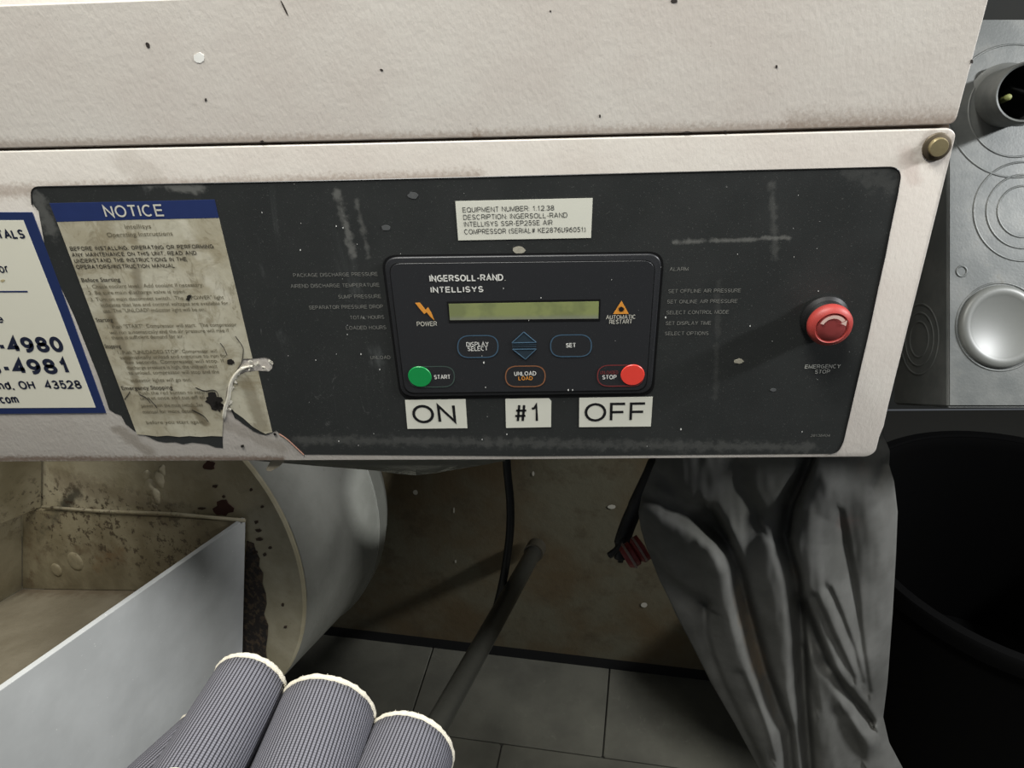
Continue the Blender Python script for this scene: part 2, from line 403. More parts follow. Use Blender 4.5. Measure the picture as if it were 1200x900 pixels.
M_plug = plain('bright_steel_plug', srgb(112, 114, 110), .42, .1, var=.05, scale=60)
M_pipegrey = plain('grey_conduit', srgb(104, 108, 106), .4, .3)
M_void = plain('dark_hollow', srgb(10, 10, 10), .8)
M_yellow = plain('yellow_green_wire', srgb(150, 156, 96), .5)

# ================================================================== SETTING
def m_wall():
    k = NB('dark_wall_paint')
    return k.done(k.mix(k.noise(3, 5), srgb(44, 48, 50), srgb(64, 64, 60)), .8)
def box_bm(x0, x1, y0, y1, z0, z1):
    bm = bmesh.new(); bmesh.ops.create_cube(bm, size=1)
    for v in bm.verts: v.co = Vector((x0 if v.co.x < 0 else x1, y0 if v.co.y < 0 else y1, z0 if v.co.z < 0 else z1))
    return bm
M_wall = m_wall()
o = from_bm('wall_back', box_bm(-2.6, 2.6, 1.6, 1.7, 0, 3), M_wall); o['kind'] = 'structure'
o = from_bm('wall_left', box_bm(-2.7, -2.6, -2, 1.7, 0, 3), M_wall); o['kind'] = 'structure'
# floor: base and staggered slabs
FL = PF(330, 738); FR = PF(900, 806); fd = (FR - FL).normalized(); fn = Vector((-fd.y, fd.x, 0))   # along and away
fl = from_bm('floor', box_bm(-2.6, 2.6, -2, 1.6, -0.1, -0.006), plain('grey_screed', srgb(50, 50, 46), .8)); fl['kind'] = 'structure'
k = NB('worn_grey_concrete')
cc = k.mix(k.mr(k.noise(7, 5), .3, .7), srgb(98, 97, 86), srgb(80, 79, 70))
cc = k.mix(k.mr(k.noise(30, 6, (1, 1, 1), .7, 1), .58, .75, 0, .5), cc, srgb(114, 112, 100)); k.bump(k.noise(160, 4), .4, .001)
M_conc = k.done(cc, .75)
A0 = PF(603, 800)
slab_me = None
def slab(i, j):
    global slab_me
    if slab_me is None:
        bm = bmesh.new(); add_plate(bm, rnd([Vector((-.2, -.125, 0)), Vector((.2, -.125, 0)), Vector((.2, .125, 0)), Vector((-.2, .125, 0))], .004, 1), Vector((0, 0, -.006)), .0015, 1)
        slab_me = bpy.data.meshes.new('slab'); bmesh.ops.recalc_face_normals(bm, faces=bm.faces); bm.to_mesh(slab_me); bm.free(); slab_me.materials.append(M_conc)
    o = bpy.data.objects.new('floor_slab', slab_me); C.objects.link(o); o.parent = fl
    c = A0 + fd * (i * .4025 + (.2 if j % 2 else 0)) - fn * (j * .252 + .02)
    o.location = (c.x, c.y, 0.0); o.rotation_euler.z = math.atan2(fd.y, fd.x)
for j in range(-3, 4):
    for i in range(-3, 4): slab(i, j)

# ================================================================== CANOPY PANEL (above the seam)
T = thing('canopy_panel', 'large cream sheet metal canopy panel above the seam, with paint chips', 'panel', PY(560, 100) + YB * .02)
bm = bmesh.new()
bend = [(-160, 12), (600, -14), (1163, -24)]
low = [(1112, 146.5), (800, 156), (400, 165.5), (0, 174.3), (-160, 178)]
P = pts([(-160, 12)]) + pts([(1165, -24)]) + rnd(pts([(1165, -24), (1119.5, 146), (800, 156)]), [0, .006, 0])[1:-1] + pts(low[1:])
zb = PY(-160, 12).z
for q in (0, 1): P[q].z = zb
P[1].x = PY(1164, -20).x
bmP = [p.copy() for p in P]
add_plate(bm, bmP, YB * .002, .0011, 3)
from_bm('lower_sheet', bm, M_upper, T)
# bent top of the canopy leaning back
bm = bmesh.new()
x0, x1 = P[0].x, P[1].x; up = Vector((0, .10, .30))
add_plate(bm, [Vector((x0, .0004, zb - .001)), Vector((x1, .0004, zb - .001)), Vector((x1 + .01, .10, zb + .3)), Vector((x0, .10, zb + .3))], YB * .002, .0006)
from_bm('leaning_top_sheet', bm, M_upper, T)
# side return flange
bm = bmesh.new(); a = PY(1119, 144); b = Vector((x1, 0, zb)); a.x -= .0006; b.x -= .0006
add_plate(bm, [a + YB * .001, b + YB * .001, b + YB * .05, a + YB * .05], Vector((-.0015, 0, 0)))
from_bm('side_flange', bm, M_upper, T)
# chips in the paint
def blob_poly(cx, cy, rx, ry, y, n=14, jag=.25, rot=0):
    L = []
    for i in range(n):
        t = 2 * math.pi * i / n; r = 1 + random.uniform(-jag, jag); a = rx * r * math.cos(t); b = ry * r * math.sin(t)
        L.append((cx + a * math.cos(rot) - b * math.sin(rot), cy + a * math.sin(rot) + b * math.cos(rot)))
    return pts(L, y)
for (cx, cy, rx, ry, rot, mt) in [(233, 68, 6.5, 6, 0, M_chipw), (173, 53, 2.2, 3.6, -.5, M_chipd), (790, 1, 4, 2.4, 0, M_chipd), (241, 117, 1.2, 2, 0, M_chipd),
                                  (333, 9, 1.0, 10, -.45, M_chipd), (910, 78, 1.4, 2, .2, M_chipd), (703, 136, 1, 2, 0, M_chipd), (307, 166, 2.2, 1.4, 0, M_chipd),
                                  (805, 155, 4, 1.2, 0, M_chipd), (850, 154, 1.5, 1.2, 0, M_chipd), (1139, 72, 1.4, 2.6, 0, M_chipd), (645, 13, 1, 1, 0, M_chipd), (447, 82, 2, 1.2, .4, M_chipd)]:
    o = flat('paint_chip', blob_poly(cx, cy, rx, ry, -.0003, n=22, jag=.10, rot=rot), 0, mt, T, pp=True)
    if mt is M_chipw: o['label'] = 'round white paint spot'
# unseen box behind the canopy sheets, added to block light from above
bm = box_bm(-.62, .30, .062, 1.1, 1.24, 1.95)
from_bm('canopy_blocker', bm, M_upper, T)

# ================================================================== CONTROL BOX COVER
T = thing('control_box_cover', 'cream painted metal cover carrying the charcoal control overlay', 'cover', PY(560, 400) + YB * .02)
out = [(-160, 183), (0, 177.4), (400, 168.7), (800, 159.2), (1114, 150.6), (1121, 157), (1085.5, 300), (1041.5, 475), (1036, 500), (1031, 512), (1026.5, 530), (1017, 535.8), (600, 539), (0, 541.5), (-160, 542)]
P = rnd(pts(out), [0, 0, 0, 0, .004, .004, 0, 0, 0, .002, .008, .006, 0, 0, 0], 4)
bm = bmesh.new(); add_plate(bm, P, YB * .003, .0018, 3)
autosmooth(from_bm('cover_sheet', bm, M_lower, T), 25)
bm = bmesh.new(); a = PY(-160, 541) + Vector((0, .001, .002)); b = PY(1012, 535) + Vector((0, .001, .002))
add_plate(bm, [a, b, b + YB * .06, a + YB * .06], Vector((0, 0, .0015)))
from_bm('bottom_flange', bm, M_lower, T)
bm = bmesh.new(); a = PY(1117, 160) + Vector((-.002, .001, 0)); b = PY(1031, 520) + Vector((-.002, .001, 0))
add_plate(bm, [a, b, b + YB * .06, a + YB * .06], Vector((-.0015, 0, 0)))
from_bm('side_flange', bm, M_lower, T)
sw = lathe('bolt', PY(1098, 171.5), (0, -1, 0), [(0, .0045), (.0062, .0042), (.0068, .0032), (.0068, .0012), (0, .0012)], M_bolt, T, 24)
autosmooth(sw); w = lathe('washer', PY(1097.5, 172), (0, -1, 0), [(0, .0013), (.0094, .0013), (.0102, .0006), (.0102, 0)], M_washer, sw, 28)
flat('seam_strip', [(-150, 172), (600, 158), (1112, 143), (1112, 154), (600, 168), (-150, 182)], .0033, plain('brown_seam_grime', srgb(104, 86, 70), .8, var=.4, scale=200), T, thick=.0006)
# torn decal tip poking out below the bottom edge
bm = bmesh.new(); add_plate(bm, [PY(a, b, .006) for a, b in [(314, 534), (334, 534), (333, 541), (327, 547), (317, 552.5), (312.5, 552), (312, 549), (317, 541)]], YB * .0008, .0003, 1)
from_bm('torn_tip', bm, plain('dirty_cream_scrap', srgb(170, 160, 138), .6), T)
# ================================================================== OVERLAY FILM
T = thing('control_overlay', 'charcoal plastic overlay film with rounded corners, torn at its lower left', 'overlay', PY(560, 400))
tear = [(356, 532.5), (346, 523), (338, 515.5), (332, 511), (327, 508), (323.7, 504.5), (319, 507), (312, 510), (305, 508.5), (297.5, 505.5), (291, 501), (285, 497), (279, 492), (275, 490), (271, 481), (267.5, 474),
        (269, 467), (272, 455), (277, 442), (281, 438.5), (287.5, 436), (295, 435), (302.5, 434.5), (310, 435), (315, 435.5), (318.5, 432), (320.5, 426), (316, 420.5), (310, 418.5), (303, 419.5), (296, 420), (285, 420.5), (281, 427), (277, 434), (272.5, 441), (266, 455),
        (264, 470), (262, 482), (260.5, 510), (261, 525), (252, 524), (243, 520.5), (235, 519.5), (225, 518.5), (215, 520.5), (205, 518), (195, 518.5), (185, 517), (178, 514), (172, 511), (163, 507.5), (157, 505), (150, 499), (147, 497), (144, 491), (142, 487), (134, 484), (128, 480)]
film = [(38, 228)] + [(35 + 3, 222)] 
FO = rnd(pts([(37.5, 240), (36, 219), (400, 211.4), (700, 205), (1057, 195.5), (1052, 226), (1038, 300), (1019, 384), (987.5, 520), (980, 531.5), (620, 534.5), (356, 532.8)], -.0005),
         [.006, .009, 0, 0, .016, 0, 0, 0, .011, .008, 0, 0], 8)[:-1]
FO += pts(tear, -.0005) + pts([(115.6, 442), (86.7, 370), (66.5, 327), (52, 286)], -.0005)
bm = bmesh.new(); add_plate(bm, FO, YB * .0005)
film_o = from_bm('overlay_film', bm, M_film, T)
# dark line round the free edge
bm = bmesh.new()
E1 = rnd(pts([(37.5, 240), (36, 219), (400, 211.4), (1057, 195.5), (1052, 226), (1019, 384), (987.5, 520), (980, 531.5), (356, 532.8)], -.0006), [0, .009, 0, .016, 0, 0, .011, .008, 0], 8)
add_tube(bm, E1[:-1], .0005, 5); from_bm('film_edge', bm, M_darkframe, T)
texts('lettering', [
    ('PACKAGE DISCHARGE PRESSURE', 344, 324.8, 443, 323.2, 4.3), ('AIREND DISCHARGE TEMPERATURE', 341, 337.5, 445, 336, 4.3),
    ('SUMP PRESSURE', 396.7, 350, 446.7, 349.2, 4.3), ('SEPARATOR PRESSURE DROP', 362.5, 362.6, 449, 361.3, 4.3),
    ('TOTAL HOURS', 410.5, 374.3, 450.5, 373.7, 4.3), ('LOADED HOURS', 406, 386.5, 452.8, 385.7, 4.3), ('UNLOAD', 434.4, 421, 457.7, 420.7, 4.0),
    ('ALARM', 784.6, 317.7, 806.6, 317.4, 4.6), ('SET OFFLINE AIR PRESSURE', 783, 343.4, 868, 342.4, 4.3),
    ('SET ONLINE AIR PRESSURE', 781.6, 355.7, 864, 355, 4.3), ('SELECT CONTROL MODE', 780.8, 368.4, 854, 367.7, 4.3),
    ('SET DISPLAY TIME', 779.8, 381, 833, 380.6, 4.3), ('SELECT OPTIONS', 779, 393, 830, 392.6, 4.3),
    ('39136404', 949.5, 512, 972.5, 511.8, 3.0)], -.0008, M_greyprint, T)
texts('lettering', [('EMERGENCY', 943, 432, 984.6, 431.5, 4.6, .01), ('STOP', 954.6, 437.8, 972.2, 437.6, 4.4, .01)], -.0008, plain('mid_grey_print', srgb(176, 176, 168), .5), T)
# printed notice
NP = [(66.7, 260), (161, 257.5), (256.5, 255.5), (277, 341), (295.7, 420.3)]
NP += [(285, 420.5), (281, 427), (277, 434), (272.5, 441), (266, 455), (264, 470), (262, 482), (260.3, 511.5), (248, 511), (235, 512), (222, 511), (210, 512), (196, 510.5), (184, 511.5), (172, 510), (160.5, 509)]
notice = flat('notice_print', NP, -.0009, M_notice, T, thick=.0003)
notice['label'] = 'stained cream notice block with printed instructions'
flat('notice_corner', [(302.5, 434.7), (299.2, 435), (287.5, 436.3), (281, 438.7), (277, 442.2), (272, 455), (269, 467), (267.5, 474), (275, 483), (285, 490), (296, 500), (305, 505.5), (311, 508.5), (319, 506.5)], -.0009, M_notice, notice, thick=.0003)
flat('notice_header', [(58, 238.3), (156, 236.3), (251.3, 234), (256.3, 255.3), (161, 257.4), (66.5, 260)], -.0010, M_blue, notice, thick=.0004)
texts('header_lettering', [('NOTICE', 124, 255, 193.3, 253.4, 13.6, .012)], -.0013, M_paleprint, notice)
texts('small_lettering', [
    ('Intellisys', 146.7, 268, 177.3, 267.4, 5), ('Operating Instructions', 125.9, 277.6, 202.7, 275.8, 5),
    ('1. Check coolant level.  Add coolant if necessary.', 102.7, 338, 238.7, 335.5, 4.2),
    ('2. Be sure main discharge valve is open.', 104.5, 345.2, 218.7, 343.4, 4.2),
    ('3. Turn on main disconnect switch.  The   "POWER" light', 106.5, 352.9, 262.7, 350.2, 4.2),
    ('indicates that line and control voltages are available for', 118.7, 359.6, 268, 357, 4.2),
    ('use. The "UNLOAD" indicator light will be on.', 121.4, 366.2, 241, 364.4, 4.2),
    ('1. Push "START". Compressor will start.  The compressor', 126.4, 384.8, 277.5, 382.2, 4.2),
    ('will run automatically and the air pressure will rise if', 129, 391.6, 268.7, 389, 4.2),
    ('there is sufficient demand for air.', 131, 397.6, 215.6, 396, 4.2),
    ('1. Push "UNLOADED STOP". Compressor will', 138.7, 415, 254.7, 413, 4.0), ('automatically unload and continue to run for', 141, 420.8, 267, 418.6, 4.0),
    ('five seconds. Compressor will stop. If', 147.2, 426.5, 263, 424.5, 4.0), ('discharge pressure is high, the unit will wait', 149, 432.8, 255, 431, 4.0),
    ('to unload, compressor will stop and the', 151, 438.9, 257, 437.2, 4.0), ('indicator lights will go out.', 153.6, 447.8, 225, 446.6, 4.0),
    ('Push the red button to stop the', 163, 462.6, 251, 461.2, 4.0), ('unit at once and cut off all', 164.6, 468.5, 240, 467.2, 4.0),
    ('power with the main switch. See', 165.8, 477.2, 238, 476, 4.0), ('manual for more detail.', 168, 484.4, 228, 483.4, 4.0), ('before you start again.', 172, 497, 240, 496, 4.0)], -.0012, M_dimprint, notice)
texts('bold_lettering', [
    ('BEFORE INSTALLING, OPERATING OR PERFORMING', 82.7, 293.8, 250.7, 291, 4.6, .02), ('ANY MAINTENANCE ON THIS UNIT, READ AND', 85, 301, 230.7, 298.6, 4.6, .02),
    ('UNDERSTAND THE INSTRUCTIONS IN THE', 87.6, 308, 219.5, 306, 4.6, .02), ('OPERATORS/INSTRUCTION MANUAL.', 90, 315.2, 206.7, 313.6, 4.6, .02),
    ('Before Starting', 96, 330.4, 141.3, 329.6, 4.4, .01), ('Starting', 113, 377.2, 132.5, 376.8, 4.4, .01),
    ('Stopping', 123.5, 408, 142, 407.6, 4.4, .01), ('Emergency Stopping', 143, 457, 202.5, 456, 4.4, .01)], -.0012, M_boldprint, notice)
# cuts and scorches in the notice
for (cx, cy, rx, ry, rot, jag) in [(250, 470, 11.5, 8, .45, .35), (270, 424, 4.2, 3.2, .2, .2), (284, 523, 2.2, 1.6, 0, .2), (221, 349, 2.2, 4, .6, .3), (322, 509, 2, 1.6, 0, .2), (256, 476, 7, 4.5, .8, .4)]:
    flat('scorch_hole', blob_poly(cx, cy, rx, ry, -.0013, 18, jag, rot), 0, M_burn, notice, thick=.0003, pp=True)
bm = bmesh.new()
for L in [[(276, 394), (283, 404), (285, 410), (283, 425), (279, 432)], [(229, 454), (240, 458), (250, 457), (255, 461), (256, 470)], [(146, 468), (151, 461), (152, 459)], [(174, 466), (181, 474), (184, 478)],
          [(163, 462), (171, 466), (176, 472)], [(258, 402), (262, 407), (266, 416)], [(225, 480), (238, 487), (244, 494)]]:
    bm = bmesh.new(); add_tube(bm, smooth_path(pts(L, -.0012), 5), .00028, 5); from_bm('crack_line', bm, M_burn, notice)
# curled white edge of the torn strip
bm = bmesh.new()
add_tube(bm, smooth_path(pts([(262, 492), (264, 478), (268, 466), (270, 452), (275, 441), (284, 432), (296, 429)], -.0012), 6), [.0006, .0009] + [.0017] * 30 + [.001] * 5, 7)
from_bm('curled_edge', bm, M_torn, T, True)
bm = bmesh.new()
for i in range(26):
    t = random.random(); cx, cy = [(263 + 20 * t, 475 - 45 * t), (284 + 34 * t, 424 + random.uniform(0, 9)), (262 + random.uniform(0, 8), 470 + random.uniform(0, 10))][i % 3]
    P = blob_poly(cx, cy, random.uniform(1.5, 4), random.uniform(1, 2.2), -.0012 - random.uniform(0, .0008), 8, .35, random.random() * 3)
    bm.faces.new([bm.verts.new(p + YB * random.uniform(-.0006, .0006)) for p in P])
o = from_bm('torn_flakes', bm, M_torn, T); o['kind'] = 'stuff'
# pink-brown rim where the film tore off
bm = bmesh.new(); add_tube(bm, pts([(356, 533), (346, 523.5), (338, 516), (332, 511.5), (327, 508.5)], -.0007), .0006, 5)
from_bm('tear_rim', bm, plain('pink_brown_glue', srgb(150, 112, 96), .6), T)
# bright flecks on the film
bm = bmesh.new()
FK = [(352, 293, 1.3), (423, 415, 1.2), (445, 433, 1.1), (370, 422, 1), (780, 372, 1.5), (879, 382, 1.2), (798, 503, 1.4), (666, 457, 1.4), (671, 457, 1.2), (407, 392, .9), (590, 338, 1), (634, 349, 1), (567, 425, 1.6), (501, 436, .8),
      (569, 454, 1), (394, 265, 1.2), (307, 249, 1), (402, 267, 1.2), (594, 509, 1.1), (397, 517, 1), (420, 522, .8), (565, 515, 1), (940, 506, .9), (959, 341, .9), (905, 400, .7)]
for _ in range(34): FK.append((random.uniform(330, 1000), random.uniform(215, 528), random.uniform(.35, .75)))
for x, y, r in FK:
    P = pts([(x - r * .6, y), (x, y - r), (x + r * .6, y), (x, y + r)], -.0012 if not (448 < x < 775 and 300 < y < 465) else -.0036); bm.faces.new([bm.verts.new(p) for p in P])
o = from_bm('paint_fleck', bm, M_chipw, T); o['kind'] = 'stuff'
for (cx, cy, rx, ry, mt) in [(866, 423.5, 5.5, 2.8, 0), (608, 293.5, 7.5, 4.3, 0), (484, 229, 6, 4, 1), (452, 267, 5, 3, 1), (906, 457, 3.5, 1.8, 1)]:
    flat('worn_spot', blob_poly(cx, cy, rx, ry, -.0008, 12, .15), 0, plain('bare_spot', srgb(170, 166, 150) if not mt else srgb(84, 86, 86), .6, var=.3, scale=500), T, pp=True)

# ================================================================== KEYPAD
T = thing('control_keypad', 'dark membrane keypad with green display, symbols and printed keys', 'keypad', PY(612, 385))
def rrect(L, y, r): return rnd(pts(L, y), r, 8)
bm = bmesh.new(); add_plate(bm, rrect([(446.3, 299), (778.8, 294.7), (765.6, 464), (468.6, 468)], -.0009, .013), YB * .0008); from_bm('groove', bm, M_darkframe, T)
bm = bmesh.new(); add_plate(bm, rrect([(449.2, 302), (776.0, 297.8), (763.2, 461.2), (470.5, 465.2)], -.0026, .012), YB * .0020, .0012, 3); autosmooth(from_bm('bezel', bm, M_key, T), 20)
bm = bmesh.new(); add_plate(bm, rrect([(455, 308), (768.5, 304.5), (757.5, 458), (474, 461.5)], -.0029, .010), YB * .0005); from_bm('inner_groove', bm, M_darkframe, T)
bm = bmesh.new(); add_plate(bm, rrect([(456, 309), (767.5, 305.5), (756.6, 457.2), (474.8, 460.7)], -.0032, .010), YB * .0004, .0002, 1); face = from_bm('keypad_face', bm, M_key, T)
YK = -.0034
flat('display_frame', [(523.5, 353.5), (703.8, 350.5), (703, 376.4), (526, 378.3)], YK, M_darkframe, T, thick=.0003)
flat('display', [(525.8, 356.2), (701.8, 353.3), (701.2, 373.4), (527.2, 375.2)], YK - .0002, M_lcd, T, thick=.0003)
def capsule_px(x0, x1, y0, y1, y):
    L = [(x0, y0), (x1, y0 - (x1 - x0) * .012), (x1, y1 - (x1 - x0) * .010), (x0, y1)]
    return rnd(pts(L, y), .0105, 10)
def key(L, mat, parent, texts_, tm=None, nm='key'):
    P = capsule_px(*L, YK - .0001)
    bm = bmesh.new(); bm.faces.new([bm.verts.new(p) for p in P]); e = from_bm(nm, bm, M_key, parent)
    bm = bmesh.new(); add_ring(bm, [p - YB * .0001 for p in P], .0010); from_bm('key_outline', bm, mat, e)
    if texts_: texts('key_lettering', texts_, YK - .0003, tm or M_whiteprint, e)
    return e
key((536.5, 583.6, 393.5, 419), M_blueline, T, [('DISPLAY', 546.7, 406.2, 572.8, 405.6, 5.2, .012), ('SELECT', 548.2, 411.4, 571.7, 410.9, 5.2, .012)])
key((645.3, 693, 392.7, 418), M_blueline, T, [('SET', 663.3, 407.3, 674.8, 407, 5.2, .03)])
e = key((592.6, 638.8, 429.2, 453.3), M_orangeline, T, [('UNLOAD', 602.8, 440.5, 628.3, 440, 5, .018)])
texts('key_lettering', [('LOAD', 607.6, 445.7, 624.2, 445.4, 4.6, .018)], YK - .0003, M_orange, e)
key((480, 532.4, 429.8, 453.8), M_greenline, T, [('START', 509, 444.4, 528, 444.1, 5, .018)])
e = key((700.3, 754, 428.2, 452.6), M_redline, T, [('STOP', 705.8, 444.6, 722.4, 444.3, 5, .018)])
texts('key_lettering', [('UNLOADED', 703.5, 438.6, 724.2, 438.3, 4)], YK - .0003, M_redline, e)
for (nm, cx, cy, rx, mt, lb) in [('start_button', 492, 441.2, 13.7, M_green, 'round green start key'), ('stop_button', 741.3, 439.2, 14, M_redkey, 'round red stop key')]:
    c = PY(cx, cy, YK); r = (PY(cx + rx, cy, YK) - c).length
    o = lathe(nm, c, (0, -1, 0), [(0, .0008), (r * .96, .0008), (r, .0003), (r, 0)], mt, T, 36); o['label'] = lb; autosmooth(o)
for L in ([(600, 401.8), (613.8, 389.2), (628.3, 401.3)], [(600.8, 409.4), (628.4, 409), (615.6, 421)]):
    P = pts(L, YK - .0002); bm = bmesh.new(); bm.faces.new([bm.verts.new(p) for p in P]); e = from_bm('arrow_key', bm, plain('dark_blue_key', srgb(40, 54, 64), .5), T)
    bm = bmesh.new(); Q = [p - YB * .0001 for p in P]
    for a, b in zip(Q, Q[1:] + Q[:1]): add_tube(bm, [a, b], .00045, 4)
    from_bm('key_outline', bm, M_blueline, e)
bm = bmesh.new()
for yy in (404.3, 406.6): add_tube(bm, pts([(600.3, yy), (628.4, yy - .3)], YK - .0002), .0003, 4)
from_bm('arrow_line', bm, plain('dim_blue_line', srgb(54, 70, 82), .5), T)
Z = lambda L, ox, oy: [(ox + a / 5.294, oy + b / 5.294) for a, b in L]
flat('lightning_symbol', Z([(247, 345), (276, 344), (310, 387), (326, 371), (346, 405), (365, 452), (338, 428), (318, 402), (303, 413), (272, 378)], 440, 290), YK - .0002, M_orange, T)
flat('warning_triangle', Z([(680, 331), (628, 413), (724, 412)], 600, 290), YK - .0002, M_orange, T)
bm = bmesh.new(); c = (728.2, 362.3)
P = []
for i in range(20):
    r = 3.6 if i % 2 else 2.5; P.append((c[0] + r * math.cos(i * math.pi / 10), c[1] + r * .9 * math.sin(i * math.pi / 10)))
flat('sun_symbol', P, YK - .0005, M_black, T)
texts('brand_lettering', [('INGERSOLL-RAND', 503.7, 330.3, 589.8, 328.9, 7.8, .03), ('INTELLISYS', 504.9, 343.2, 566.8, 342.3, 7.0, .03)], YK - .0002, M_whiteprint, T)
texts('lettering', [('.', 591.5, 329, 592.5, 329, 6), ('POWER', 488.8, 382.4, 512.3, 382, 5.4, .005), ('AUTOMATIC', 710.2, 374.3, 745, 373.7, 5, .005), ('RESTART', 714, 379.8, 740.7, 379.3, 5, .005)], YK - .0002, M_paleprint, T)

# ================================================================== EMERGENCY STOP
cc = PY(973.3, 382.3, -.019); cc.y = 0; rr = (PY(999.5, 382, -.019) - PY(973, 382, -.019)).length
T = thing('emergency_stop_button', 'red mushroom emergency stop button with a pale curved arrow', 'button', cc)
autosmooth(lathe('collar', cc, (0, -1, 0), [(.0185, 0), (.0190, .001), (.0190, .004), (.0165, .006), (.015, .012), (0, .012)], M_blackplastic, T, 40))
a = Vector((.0, -1, 0))
autosmooth(lathe('cap', cc, a, [(0, .010), (.011, .010), (rr * .96, .013), (rr, .0155), (rr * .99, .0185), (rr * .92, .0212), (rr * .74, .0226), (rr * .70, .0218), (rr * .66, .0218), (rr * .4, .0222), (0, .0224)], M_estop, T, 56), 60)
autosmooth(lathe('cap_centre', cc, a, [(rr * .655, .0217), (rr * .6, .0224), (rr * .3, .0228), (0, .0230)], M_estop2, T, 40), 60)
bm = bmesh.new(); L = []; n = 16
for i in range(n + 1):
    t = math.radians(160 - 125 * i / n); L.append((t, rr * .53))
vin = []; vout = []
for t, r in L:
    vin.append(bm.verts.new(cc + Vector((math.cos(t) * (r - .0014), -.0236, math.sin(t) * (r - .0014) + .001)))); vout.append(bm.verts.new(cc + Vector((math.cos(t) * (r + .0014), -.0236, math.sin(t) * (r + .0014) + .001))))
for i in range(n): bm.faces.new((vin[i], vin[i + 1], vout[i + 1], vout[i]))
t = math.radians(32); e = Vector((math.cos(t) * rr * .53, 0, math.sin(t) * rr * .53 + .001)); tg = Vector((math.sin(t), 0, -math.cos(t))); nr = Vector((math.cos(t), 0, math.sin(t)))
bm.faces.new([bm.verts.new(cc + e + q + Vector((0, -.0237, 0))) for q in (nr * .0026, tg * .0042, nr * -.0026)])
from_bm('arrow', bm, M_arrow, T)

# ================================================================== STICKERS
def sticker(nm, lab, L, y, txt, tm=M_black, mat=M_white, bold=0):
    c = sum(pts(L, y), Vector()) / len(L); T = thing(nm, lab, 'label', c)
    flat('label_base', L, y, mat, T, thick=.0002)
    texts('lettering', txt, y - .0002, tm, T); return T
YS = -.0010
sticker('sticker', 'white label reading ON in large black letters', [(474.6, 468.9), (545.5, 467.8), (547.7, 501.8), (477.5, 502.6)], YS, [('ON', 484.4, 496.2, 535.2, 495.2, 21.5, .008)])
sticker('sticker', 'white label reading #1 with a clipped corner', [(592.2, 467.5), (643.2, 466.8), (646, 469.8), (645.8, 500.6), (593, 501.5)], YS, [('#1', 603, 494.7, 634, 494.2, 21)])
sticker('sticker', 'white label reading OFF in large black letters', [(678.9, 466.3), (765, 465.0), (762.7, 499.8), (678.6, 500.6)], YS, [('OFF', 684.8, 494.2, 756.4, 493.2, 21.8, .004)])
sticker('equipment_label', 'white equipment number label with four lines of small capitals above the keypad', [(533.5, 235.8), (694.6, 232.1), (692.6, 278.8), (537, 281.7)], YS,
        [('EQUIPMENT NUMBER: 1.12.38', 542.2, 249, 649.5, 246.5, 6.0), ('DESCRIPTION: INGERSOLL-RAND', 543, 257.6, 664.9, 254.9, 6.0),
         ('INTELLISYS SSR-EP25SE AIR', 544, 265.8, 647.5, 263.6, 6.0), ('COMPRESSOR (SERIAL# KE2876U96051)', 544.2, 274.6, 686.2, 271.8, 6.0)], plain('grey_black_print', srgb(58, 58, 56), .5))
T = thing('rental_sticker', 'cream rental company sticker with navy border and phone numbers, cut by left edge', 'sticker', PY(40, 380))
flat('sticker_border', [(-120, 249), (37.6, 248.9), (81, 365), (124, 484), (-120, 486)], -.0009, M_navy, T, thick=.0007)
flat('sticker_face', [(-120, 258.4), (27.3, 258.2), (70, 366), (112, 477.6), (-120, 479)], -.0011, M_rental, T, thick=.0002)
texts('lettering', [('TALS', -1.5, 280.2, 30.3, 279.6, 10.2, .035), ('or', 0.5, 320, 11.8, 319.6, 10, .012), ('e', -2, 378.5, 5.2, 378.3, 9, .02), ('-4980', 1, 413.6, 76.5, 412.6, 17.2, .05), ('8-4981', -12, 439.3, 85, 438.2, 17, .05),
                    ('nd, OH  43528', 0, 456.8, 96.8, 455.6, 9.6, .03), ('.com', -1, 473, 23, 472.6, 9.2, .03)], -.0013, M_navyprint, T)
flat('rule_line', [(-60, 341.2), (32, 340.8), (32.6, 342.5), (-60, 342.9)], -.0013, M_navy, T, thick=.0001)
flat('coffee_spot', blob_poly(3, 329, 3, 1.6, -.0013, 10, .2), 0, plain('tan_spot', srgb(180, 168, 130), .6), T, thick=.0001, pp=True)

# ================================================================== JUNCTION BOX (turned to face up towards the viewer)
RX = W @ Vector((1, 0, 0)); DN = W @ Vector((0, 1, 0)); FW = W @ Vector((0, 0, 1))
ZJ = .74
def J(px, py, d=0.0): return PZ(px, py, ZJ) + FW * d
T = thing('junction_box', 'grey galvanised junction box with round knockouts, right of the cream cover', 'box', J(1220, 250, .05))
a = J(1110.5, 22); ww = .20; hh = (477.5 - 22) * ZJ / FPX; dd = .105
fr = [a, a + RX * ww, a + RX * ww + DN * hh, a + DN * hh]
bm = bmesh.new(); vs = [bm.verts.new(p) for p in fr]; vb = [bm.verts.new(p + FW * dd) for p in fr]
bm.faces.new(vs); bm.faces.new(vb[::-1])
for i in range(4): j = (i + 1) % 4; bm.faces.new((vs[i], vb[i], vb[j], vs[j]))
bmesh.ops.bevel(bm, geom=list(bm.edges), offset=.0022, segments=3, affect='EDGES')
autosmooth(from_bm('box_body', bm, M_galv, T), 30)
def rings(nm, c, ax, rads, mat=M_galv):
    bm = bmesh.new()
    for r in rads: add_lathe(bm, c, ax, [(r - .0014, -.0004), (r - .0006, .0007), (r + .0006, .0007), (r + .0014, -.0004)], 56)
    return from_bm(nm, bm, mat, T, True)
pm = ZJ / FPX
